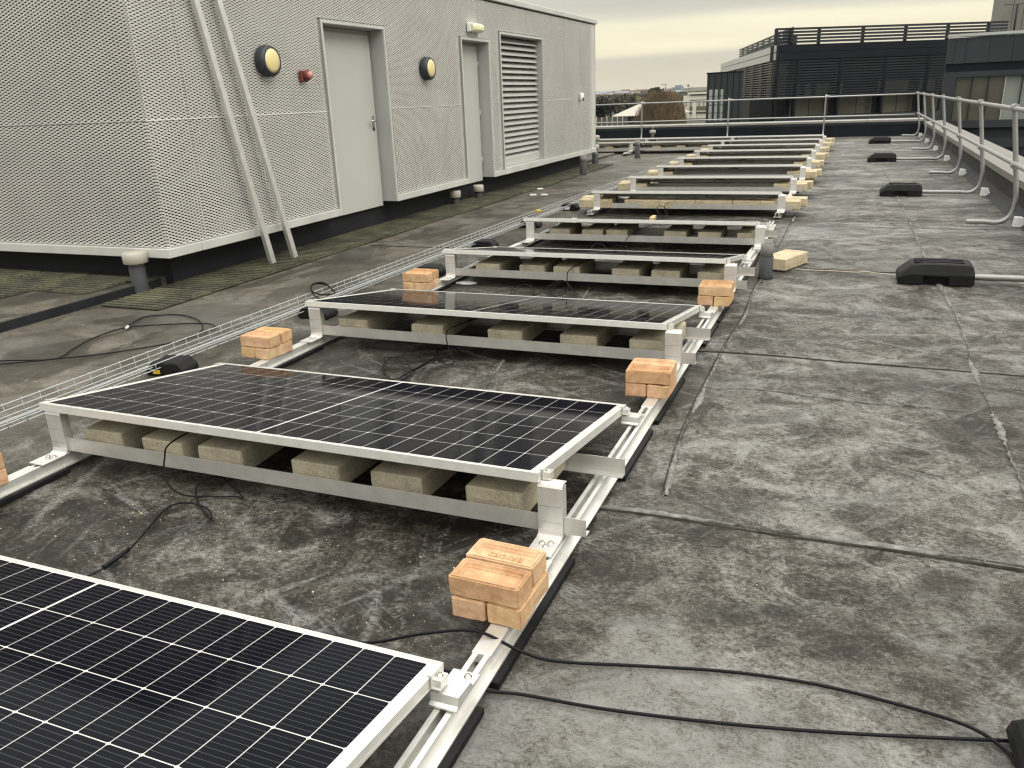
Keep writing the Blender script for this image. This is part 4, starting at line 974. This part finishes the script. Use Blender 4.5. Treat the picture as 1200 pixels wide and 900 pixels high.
cable('panel_lead', [(-1.05, 8.6, .2), (-1.2, 8.2, .19), (-1.30, 7.99, .15), (-1.32, 7.97, .08), (-1.27, 7.9, .02), (-1.22, 7.75, .02), (-1.28, 7.62, .05), (-1.36, 7.70, .12), (-1.34, 7.82, .15), (-1.26, 7.80, .10), (-1.24, 7.66, .03), (-1.34, 7.55, .02), (-1.46, 7.62, .05), (-1.54, 7.75, .04), (-1.60, 7.9, .03), (-1.72, 8.05, .02), (-1.78, 8.1, .03)], .0036, 'tangled black lead in the wide gap round the timber offcut', 'cable')
for k, nm in ((5, 'sixth'), (6, 'seventh'), (7, 'eighth'), (8, 'ninth')):
    x0, y0, _ = ROWS[k]; yb = y0 + .62; xb = x0 - 1.0 - .05 * (k - 5)
    cable('panel_lead', [(xb + .2, yb + .3, .19), (xb + .1, yb, .13), (xb + .02, yb - .03, .10), (xb - .05, yb, .12), (xb - .09, yb, .16), (xb - .04, yb, .19), (xb + .05, yb, .18), (xb + .08, yb, .13), (xb, yb - .02, .10), (xb - .12, yb - .02, .12), (xb - .25, yb + .02, .10), (xb - .4, yb, .12)], .004, f'black lead hanging in a loop beneath the {nm} panel', 'cable')
cable('cable_coil', [(-2.689, 2.757, .08), (-2.76, 2.72, .10), (-2.87, 2.79, .12), (-3.0, 2.95, .13), (-3.04, 3.06, .13), (-2.95, 3.06, .13), (-2.80, 2.93, .13), (-2.70, 2.82, .125), (-2.76, 2.74, .13), (-2.90, 2.82, .135), (-3.01, 2.97, .14), (-3.0, 3.07, .14), (-2.90, 3.02, .14), (-2.74, 2.87, .13)], .006, 'small coil of black cable resting on the wire basket tray', 'cable')
cable('string', [(.43, 4.98, .006), (.55, 4.96, .004), (.75, 4.955, .004), (.9, 4.94, .004), (.985, 4.965, .006), (1.07, 4.93, .004), (1.21, 4.89, .004), (1.30, 4.86, .02)], .0032, 'pale string lying between the loose block and the counterweight', 'string', 'string')
cable('lightning_wire', [(2.46, 16.5, .02), (2.50, 16.5, .06), (2.54, 16.5, .2), (2.545, 16.5, .33)], .008, 'thin pale conductor rising up the right parapet face', 'wire', 'pipegrey')
# bits of litter
for x, y, a, nm in ((-3.83, 10.0, .3, 'nearer one, left'), (-3.65, 10.02, .1, 'nearer one, right'), (-4.03, 10.85, .6, 'farther one near the tiles')):
    boxo('scrap', (-.05, .05, -.03, .03, 0, .02), MT['paper'], None, .003, label='small white scrap on the roof by the walkway tiles, ' + nm, category='scrap').location = (x, y, .0)
    bpy.context.scene.collection.objects[-1].rotation_euler = (0, 0, a)
b = MB(); pr_ = [(-.09, -.03), (-.02, -.045), (.05, -.03), (.09, .01), (.03, .04), (-.05, .03)]; b.prism(pr_, 0, .016, 'z', MT['paper']); b.build('plastic_bag', None, None, .004, loc=(-2.10, 3.86, .0), label='crumpled white plastic bag under the left end of the fourth panel', category='bag')
b = MB()
for k in range(300):
    zone = rng.random()
    if zone < .45: x, y = rng.uniform(-2.1, -.05), rng.uniform(-.65, .02)
    elif zone < .75: x, y = rng.uniform(-2.1, -.05), rng.uniform(1.25, 1.9)
    elif zone < .85: x, y = rng.uniform(-2.1, -.05), rng.uniform(3.1, 3.7)
    else: x, y = rng.uniform(-.1, 2.2), rng.uniform(-.8, 4)
    s_ = rng.uniform(.0008, .0022) * (2.0 if rng.random() < .08 else 1)
    b.box(-s_, s_, -s_ * .8, s_ * .7, -.001, s_ * .9, MT['block_pale'], Matrix.Translation((x, y, 0)) @ Matrix.Rotation(rng.uniform(0, 6), 4, 'Z'))
b.build('mortar_crumbs', None, None, kind='stuff')

# ================================================================== BEYOND THE ROOF
class Fr:
    """boxes in a facade's own frame: u along the wall, w outward, z up"""
    def __init__(s, a, d):
        d = Vector((d[0], d[1], 0)).normalized(); n = Vector((d.y, -d.x, 0))
        s.T = Matrix((d, -n, Vector((0, 0, 1)))).transposed().to_4x4(); s.T.translation = Vector((a[0], a[1], 0))
    def box(s, b, u0, u1, w0, w1, z0, z1, m): b.box(u0, u1, -w1, -w0, z0, z1, m, s.T)
LZ = -3.2
def part(b, name, root, m=None):
    o = b.build(name, m, root); o.location = -root.location; return o
ob = thing('office_building', 'dark louvred office building with open roof screen beyond the far parapet', 'building', (-4.2, 52.6, GZ))
fr = Fr((-4.2, 52.6), (9.62, 5.40)); LD = (-8.0, 32.0)
lf = Fr((-4.2, 52.6), (8.0, -32.0))       # u negative going back
FW = 19.0; LL = 33.0
b = MB(); b.prism([(-3.613, 53.96), (11.93, 62.68), (6.0, 88), (-11.33, 84.8)], GZ, 3.6, 'z', MT['navy']); part(b, 'core', ob)
for z0, z1 in ((3.0, 3.42), (3.44, 3.86)):
    b = MB(); fr.box(b, .0, FW, -.9, .12, z0, z1, MT['navy']); part(b, 'fascia', ob)
    b = MB(); lf.box(b, -LL, -.02, -.10, .10, z0 + .03, z1, MT['fascia']); part(b, 'fascia', ob)
sl = None
for k in range(14):
    z = .90 + k * .152
    b = MB(); fr.box(b, .1, 11.6, -.10, .06, z, z + .075, MT['navyslat']); part(b, 'slat', ob)
    b = MB(); lf.box(b, -LL, -.12, -.10, .06, z, z + .060, MT['skylouvre']); part(b, 'slat', ob)  # side slats paler than the front ones: reflected sky put into their colour
for u in (.0, 1.25, 4.05, 6.95, 9.75, 11.45):
    b = MB(); fr.box(b, u, u + .16, -.25, .10, -.3, 3.0, MT['navy']); part(b, 'mullion', ob)
for k in range(7):
    u = -.9 - k * 4.2
    b = MB(); lf.box(b, u, u + .22, -.25, .08, .86, 3.03, MT['navy']); part(b, 'mullion', ob)
for k in range(30):
    u = -.25 - k * .36
    b = MB(); lf.box(b, u, u + .05, -.10, .02, -1.2, .84, MT['navy2']); part(b, 'fin', ob)
for u0, u1 in ((1.45, 2.68), (2.72, 3.98), (4.6, 5.8), (5.84, 6.85), (7.3, 8.5), (8.54, 9.6), (10.0, 11.3)):
    b = MB(); fr.box(b, u0, u1, -.85, -.80, -.28, .84, MT['oglass']); part(b, 'window', ob)
for u0, u1 in ((1.5, 2.0), (2.35, 2.75), (3.1, 3.9), (4.3, 4.8), (7.2, 9.2), (9.95, 11.0)):
    b = MB(); fr.box(b, u0, u1, -.85, -.80, .95, 1.62, MT['pane_light'] if u0 < 4.5 else MT['oglass']); part(b, 'window', ob)  # lit windows behind the louvres, their light painted as a pale pane colour
b = MB(); fr.box(b, .1, FW, -.9, .0, -1.0, -.30, MT['navy2']); part(b, 'spandrel', ob)
b = MB(); fr.box(b, .1, FW, -.9, -.1, GZ, -1.0, MT['navy']); part(b, 'base_wall', ob)
for k in range(5):
    z = 4.0 + k * .185
    b = MB(); fr.box(b, .3, 15.5, -1.0, -.92, z, z + .125, MT['navyslat']); part(b, 'screen_slat', ob)
    b = MB(); lf.box(b, -LL + 6, -.5, -1.0, -.92, z, z + .12, MT['navy2']); part(b, 'screen_slat', ob)
for u in (.3, 1.25, 3.05, 5.9, 8.7, 11.5, 14.2):
    b = MB(); fr.box(b, u, u + .16, -1.15, -1.0, 3.86, 4.84, MT['navy']); part(b, 'screen_post', ob)
for k in range(9):
    u = -1.5 - k * 3.0
    b = MB(); lf.box(b, u, u + .14, -1.15, -1.0, 3.86, 4.84, MT['navy2']); part(b, 'screen_post', ob)
b = MB(); lf.box(b, -LL + 6, -3.2, -1.7, -1.6, 3.86, 4.6, MT['navy2']); part(b, 'screen_backing', ob)
# lower dark wing in front of its left side
wg = thing('office_wing', 'low dark clad wing with tall narrow windows left of the louvred office', 'building', (-7.69, 49.19, GZ))
f2 = Fr((-7.69, 49.19), (2.19, -1.34))
b = MB(); b.prism([(-7.69, 49.19), (-5.5, 47.85), (-6.0, 51.5), (-8.6, 58)], GZ, 2.36, 'z', MT['navy2']); part(b, 'wall', wg)
b = MB(); b.prism([(-7.74, 49.17), (-5.46, 47.80), (-5.98, 51.5), (-8.65, 58)], 2.36, 2.44, 'z', MT['navy']); part(b, 'roof_edge', wg)
for k in range(6):
    u = .16 + k * .44
    b = MB(); f2.box(b, u - .01, u + .02, 0, .02, GZ, 2.36, MT['navy']); part(b, 'joint', wg)
for k in range(3):
    u = .2 + k * .40
    for z0, z1 in ((-.25, .18), (.22, .62), (.66, 1.12), (1.15, 1.5)):
        b = MB(); f2.box(b, u, u + .24, 0, .012, z0, z1, MT['pglass']); part(b, 'window', wg)
# grey clad block close beyond the right hand parapet
an = thing('office_annex', 'grey panel clad block with olive glazing just beyond the right parapet', 'building', (3.11, 27.74, GZ))
f3 = Fr((3.11, 27.74), (1, -.02))
b = MB(); b.prism([(3.16, 28.04), (11, 27.9), (11, 42), (4.8, 42)], GZ, 2.66, 'z', MT['navy']); part(b, 'core', an)
u = 0
for wd in (.20, .30, .62, .62, .62, .62, .62, .62, .62, .62, .62, .62, .62):
    b = MB(); f3.box(b, u + .004, u + wd - .004, -.30, 0, 1.94, 2.67, MT['navy2']); part(b, 'cladding_panel', an); u += wd
b = MB(); f3.box(b, -.03, 8, -.3, .05, 2.70, 2.78, MT['fascia']); part(b, 'coping', an)
b = MB(); f3.box(b, .0, 8, -.30, -.06, 1.70, 1.94, MT['navy']); part(b, 'groove', an)
b = MB(); f3.box(b, .0, 8, -.30, 0, 1.54, 1.70, MT['navy2']); part(b, 'head_band', an)
b = MB(); f3.box(b, .0, .34, -.30, 0, GZ, 1.54, MT['navy2']); part(b, 'pier', an)
for i in range(14):
    u0 = .36 + i * .445
    if u0 > 7.4: break
    b = MB(); f3.box(b, u0, u0 + .415, -.14, -.12, .27, 1.53, MT['oglass'] if i < 3 else MT['pane_light']); part(b, 'window', an)
    b = MB(); f3.box(b, u0 + .417, u0 + .443, -.14, -.06, .27, 1.53, MT['darkwall'] if i != 2 else MT['fascia']); part(b, 'mullion', an)
b = MB(); f3.box(b, .34, 8, -.30, .02, .05, .27, MT['navy2']); part(b, 'sill_band', an)
b = MB(); f3.box(b, .34, 8, -.30, -.10, -.28, .05, MT['darkwall']); part(b, 'groove', an)
b = MB(); f3.box(b, .34, 8, -.30, .0, -.55, -.28, MT['navy2']); part(b, 'sill_band', an)
b = MB(); f3.box(b, .34, 8, -.30, -.05, GZ, -.55, MT['darkwall']); part(b, 'lower_wall', an)
for u0 in (1.6, 3.0):
    b = MB(); f3.box(b, u0, u0 + .35, -.05, .0, -1.6, -.65, MT['pane_light']); part(b, 'window', an)
# tower, top right
tw = thing('concrete_tower', 'pale ribbed concrete tower rising behind the roof screen at top right', 'tower', (15.2, 117, GZ))
b = MB(); b.box(15.25, 26, 117.05, 127, GZ, 17, MT['concrete']); part(b, 'core', tw)
for k in range(10):
    for z0, z1 in ((GZ, 9.6), (9.66, 17)):
        b = MB(); b.box(15.22 + k * 1.08, 16.24 + k * 1.08, 116.9, 117.06, z0, z1, MT['concrete']); part(b, 'wall_panel', tw)
b = MB(); b.tube([(16.6, 116.5, 6), (16.6, 116.5, 9.6)], .12, 6, MT['darkwall']); part(b, 'flue', tw)

# ---- left gap: low buildings
wr = thing('white_roofed_hall', 'low hall with pale hipped roof and dark walls beyond the far parapet', 'building', (-33, 134, LZ))
b = MB(); b.box(-35.9, -27.4, 133.4, 146, LZ - .3, -1.85, MT['darkwall']); part(b, 'wall', wr)
b = MB(); b.add([(-36.6, 132.7, -1.86), (-26.6, 132.7, -1.86), (-26.6, 147, -1.86), (-36.6, 147, -1.86), (-33.6, 138, -.25), (-29.4, 138, -.15), (-29.4, 143, -.15), (-33.6, 143, -.25),
               (-36.6, 132.7, -1.97), (-26.6, 132.7, -1.97), (-26.6, 147, -1.97), (-36.6, 147, -1.97)],
              [(0, 1, 5, 4), (1, 2, 6, 5), (2, 3, 7, 6), (3, 0, 4, 7), (4, 5, 6, 7), (8, 9, 1, 0), (9, 10, 2, 1), (10, 11, 3, 2), (11, 8, 0, 3), (11, 10, 9, 8)], MT['cream']); part(b, 'roof', wr)
for x0 in (-35.4, -33.6, -31.9, -30.2, -28.6):
    b = MB(); b.box(x0, x0 + 1.0, 133.34, 133.4, -2.9, -2.2, MT['oglass']); part(b, 'window', wr)
lb = thing('pale_block', 'pale banded block with a mast, left of the dark wing', 'building', (-27, 156, LZ))
b = MB(); b.box(-29.4, -22, 155.2, 168, LZ - .3, .75, MT['offwhite']); part(b, 'wall', lb)
b = MB(); b.box(-28.7, -22, 155.1, 168, .95, 1.25, MT['offwhite']); part(b, 'roof_slab', lb)
for z0, z1, mm in ((.76, .95, 'darkwall'), (-.12, -.02, 'darkwall'), (-1.75, -1.15, 'oglass'), (-2.35, -2.15, 'darkwall')):
    b = MB(); b.box(-28.2, -22, 155.02, 155.2, z0, z1, MT[mm]); part(b, 'window_band', lb)
for k in range(9):
    b = MB(); b.box(-28.9 + k * .8, -28.85 + k * .8, 155.0, 155.2, -1.1, -.15, MT['darkwall']); part(b, 'joint', lb)
b = MB(); b.box(-27.6, -27.0, 154.6, 155.2, LZ, -.2, MT['offwhite']); part(b, 'stair_tower', lb)
b = MB(); b.tube([(-28.6, 156, .7), (-28.6, 156, 2.7)], .05, 5, MT['fencem']); b.box(-28.95, -28.65, 156, 156.1, 2.3, 2.6, MT['fencem']); b.tube([(-28.6, 156, 1.9), (-27.9, 156, 2.2)], .04, 5, MT['fencem']); part(b, 'mast', lb)
tb = thing('tower_block', 'distant blue grey tower block on the skyline', 'tower block', (-176, 880, LZ))
b = MB(); b.box(-181, -170.9, 879, 893, LZ - 4, 6.0, MT['bluegrey']); b.box(-178, -171.5, 881, 890, 6.0, 8.0, MT['bluegrey']); part(b, 'wall', tb)
for k in range(5):
    b = MB(); b.box(-180.4 + k * 1.95, -179.5 + k * 1.95, 878.7, 879, LZ, 5.4, MT['pane_light']); part(b, 'window_strip', tb)
cr_ = thing('tower_crane', 'tiny distant tower crane left of the tower block', 'crane', (-196, 880, LZ))
b = MB(); b.tube([(-187.5, 880, LZ), (-187.5, 880, 9.4)], .35, 4, MT['fencem']); part(b, 'mast', cr_)
b = MB(); b.tube([(-192.5, 880, 9.0), (-185.6, 880, 9.0)], .22, 4, MT['fencem']); b.tube([(-187.5, 880, 10.4), (-191.5, 880, 9.1)], .08, 4, MT['fencem']); part(b, 'jib', cr_)
fe = thing('fence', 'weathered panel fence beyond the far parapet, far left', 'fence', (-27, 94, LZ))
for k in range(9):
    x = -29.6 + k * .62
    b = MB(); b.box(x, x + .58, 94 + k * .03, 94.05 + k * .03, LZ - .5, -1.05, MT['fencem']); part(b, 'fence_panel', fe)
    b = MB(); b.box(x - .035, x + .035, 93.95 + k * .03, 94.08 + k * .03, LZ - .5, -.93 if k % 2 else -1.0, MT['offwhite']); part(b, 'post', fe)
# distant town
hr = random.Random(5)
for k in range(26):
    r_ = hr.uniform(820, 1250); a = hr.uniform(-18.5, -11.4)
    x, y = r_ * math.sin(R(a)), r_ * math.cos(R(a)); wdt, hgt = hr.uniform(7, 22), hr.uniform(3.5, 6)
    z0 = LZ + (0 if r_ < 900 else (r_ - 900) / 600 * 6.5)
    hm = hr.choice(['offwhite', 'offwhite', 'cream', 'bluegrey', 'roofr'])
    t = thing('house', f'tiny distant building among trees on the hazy hillside', 'building', (x, y, z0), hr.uniform(-.4, .4), 'distant buildings on the hillside')
    b = MB(); b.box(-wdt / 2, wdt / 2, 0, 9, -4, hgt, MT[hm]); b.build('wall', None, t)
    b = MB(); b.prism([(-.5, hgt), (4.5, hgt + 1.8), (9.5, hgt)], -wdt / 2 - .4, wdt / 2 + .4, 'x', MT['roofr'] if hm != 'offwhite' else MT['bluegrey']); b.build('roof', None, t)

# ---- trees
def leaf_cloud(centres, size, rnd, flat=.6):
    v = []; f = []
    for (c, s_) in centres:
        a = Vector((rnd.gauss(0, 1), rnd.gauss(0, 1), rnd.gauss(0, flat))).normalized(); u = a.orthogonal().normalized(); w_ = a.cross(u)
        q = rnd.uniform(.6, 1.3) * size * s_
        o = len(v); v += [tuple(c + u * q), tuple(c + w_ * q * .7), tuple(c - u * q), tuple(c - w_ * q * .7)]; f.append((o, o + 1, o + 2, o + 3))
    return v, f
def tree(name, label, loc, h, wdt, mat_, n, leaf, seed, cat='tree', bare=False, trunk=.25, group=None):
    rnd = random.Random(seed)
    t = thing(name, label, cat, loc, 0, group)
    b = MB(); b.tube([(0, 0, -.5), (.1, 0, h * .3), (0, .1, h * .62)], wdt * .035 + .06, 7, MT['bark'], taper=.4); b.build('trunk', None, t)
    b = MB(); tips = []
    for k in range(11):
        a = rnd.uniform(0, 6.28); z0 = h * rnd.uniform(.15, .5); e = Vector((math.cos(a) * wdt * rnd.uniform(.2, .42), math.sin(a) * wdt * rnd.uniform(.2, .42), h * rnd.uniform(.55, .9)))
        m_ = Vector((e.x * .4, e.y * .4, (z0 + e.z) / 2 + .05 * h)); b.tube([(0, 0, z0), tuple(m_), tuple(e)], wdt * .014 + .025, 5, MT['bark'], taper=.35); tips.append(e)
    b.build('limb', None, t)
    if bare:
        v = []; f = []
        for k in range(n):
            a = rnd.uniform(0, 6.28); q = math.sqrt(rnd.random()) * wdt / 2
            top = h * math.sqrt(max(.03, 1 - (q / (wdt / 2)) ** 4)) * (1 + .10 * mnoise.noise((q * math.cos(a) * .9, q * math.sin(a) * .9, seed)))
            z0 = rnd.uniform(0, .85) * top; z1 = min(top, z0 + rnd.uniform(.12, .3) * h)
            p = Vector((q * math.cos(a), q * math.sin(a), z0)); e = Vector((p.x * 1.06 + rnd.gauss(0, .12), p.y * 1.06 + rnd.gauss(0, .12), z1)); s_ = leaf * rnd.uniform(.5, 1.2)
            sd_ = Vector((rnd.gauss(0, 1), rnd.gauss(0, 1), 0)).normalized() * s_; o = len(v)
            v += [tuple(p - sd_), tuple(p + sd_), tuple(e)]; f.append((o, o + 1, o + 2))
    else:
        cl = [(Vector((rnd.gauss(0, .22) * wdt, rnd.gauss(0, .22) * wdt, h * rnd.uniform(.35, .9))), rnd.uniform(.12, .26) * wdt) for _ in range(22)] + [(e, .16 * wdt) for e in tips]
        cs = []
        for k in range(n):
            c, r_ = rnd.choice(cl); d = Vector((rnd.gauss(0, 1), rnd.gauss(0, 1), rnd.gauss(0, .8))).normalized() * r_ * rnd.uniform(.6, 1.05)
            p = c + d
            if p.z > .1 * h and p.z < h * 1.02 and math.hypot(p.x, p.y) < wdt * .56: cs.append((p, 1))
        v, f = leaf_cloud(cs, leaf, rnd)
    me = bpy.data.meshes.new('crown'); me.from_pydata(v, [], f); me.materials.append(MT[mat_]); put('crown', me, t)
    return t
tree('bare_tree', 'broad brown leafless tree mass beside the pale hall', (-23.1, 108.5, LZ), 5.15, 5.9, 'twig', 12000, .040, 1, bare=True)
tree('bare_tree', 'thin brown leafless shrub in front of the pale hall', (-26.0, 109.5, LZ), 3.3, 2.2, 'twig', 1200, .025, 3, bare=True)
tree('cedar_tree', 'dark round headed tree rising above the bare brown tree', (-38.0, 172, LZ), 5.6, 3.9, 'leafd', 1900, .30, 4)
tree('conifer_tree', 'dark conifer at the end of the plant room skyline', (-30.2, 103, LZ), 3.9, 2.6, 'leafc', 1500, .20, 5)
tree('conifer_tree', 'second dark conifer, hidden partly behind the plant room edge', (-32.3, 105, LZ), 3.3, 2.6, 'leafc', 1200, .20, 6)
tree('shrub_tree', 'small yellow green tree above the pale hall roof', (-45.5, 190, LZ), 4.0, 3.0, 'leafy', 700, .25, 7)
for k in range(12):
    rk = random.Random(60 + k); a = -18.6 + k * .62 + rk.uniform(-.2, .2); d = rk.uniform(165, 240)
    tree('woodland_tree', f'winter woodland tree in the belt behind the pale hall', (d * math.sin(R(a)), d * math.cos(R(a)), LZ), rk.uniform(3.2, 4.6), rk.uniform(4.5, 7), 'woodm', 800, .42, 80 + k, group='woodland trees behind the hall')
wr2 = random.Random(11); cs = []
for k in range(520):
    d = wr2.uniform(260, 780); a = R(wr2.uniform(-24, -6)); h = wr2.uniform(2.4, 3.9) * (1 + d / 3000)
    c = Vector((d * math.sin(a), d * math.cos(a), LZ)); rad = wr2.uniform(2.5, 5.5)
    for q in range(70):
        dv = Vector((wr2.gauss(0, 1), wr2.gauss(0, 1), wr2.gauss(0, 1))).normalized()
        cs.append((c + Vector((dv.x * rad, dv.y * rad, h * .55 + dv.z * h * .45)), 1))
v, f = leaf_cloud(cs, .8, wr2)
me = bpy.data.meshes.new('woods'); me.from_pydata(v, [], f); me.materials.append(MT['woodm']); put('woods', me, kind='stuff')

# ------------------------------------------------------------------ haze over the distance
hm_ = bpy.data.materials.new('haze'); hm_.use_nodes = True; ht = hm_.node_tree; ht.nodes.clear()
ho = ht.nodes.new('ShaderNodeOutputMaterial'); hv = ht.nodes.new('ShaderNodeVolumePrincipled')
hv.inputs['Color'].default_value = (.86, .88, .90, 1); hv.inputs['Density'].default_value = .00010; hv.inputs['Anisotropy'].default_value = .2
ht.links.new(hv.outputs[0], ho.inputs['Volume'])
b = MB(); b.box(-3400, 3400, -3400, 3400, -10.6, 27.0, hm_); b.build('haze', None, None, kind='stuff')
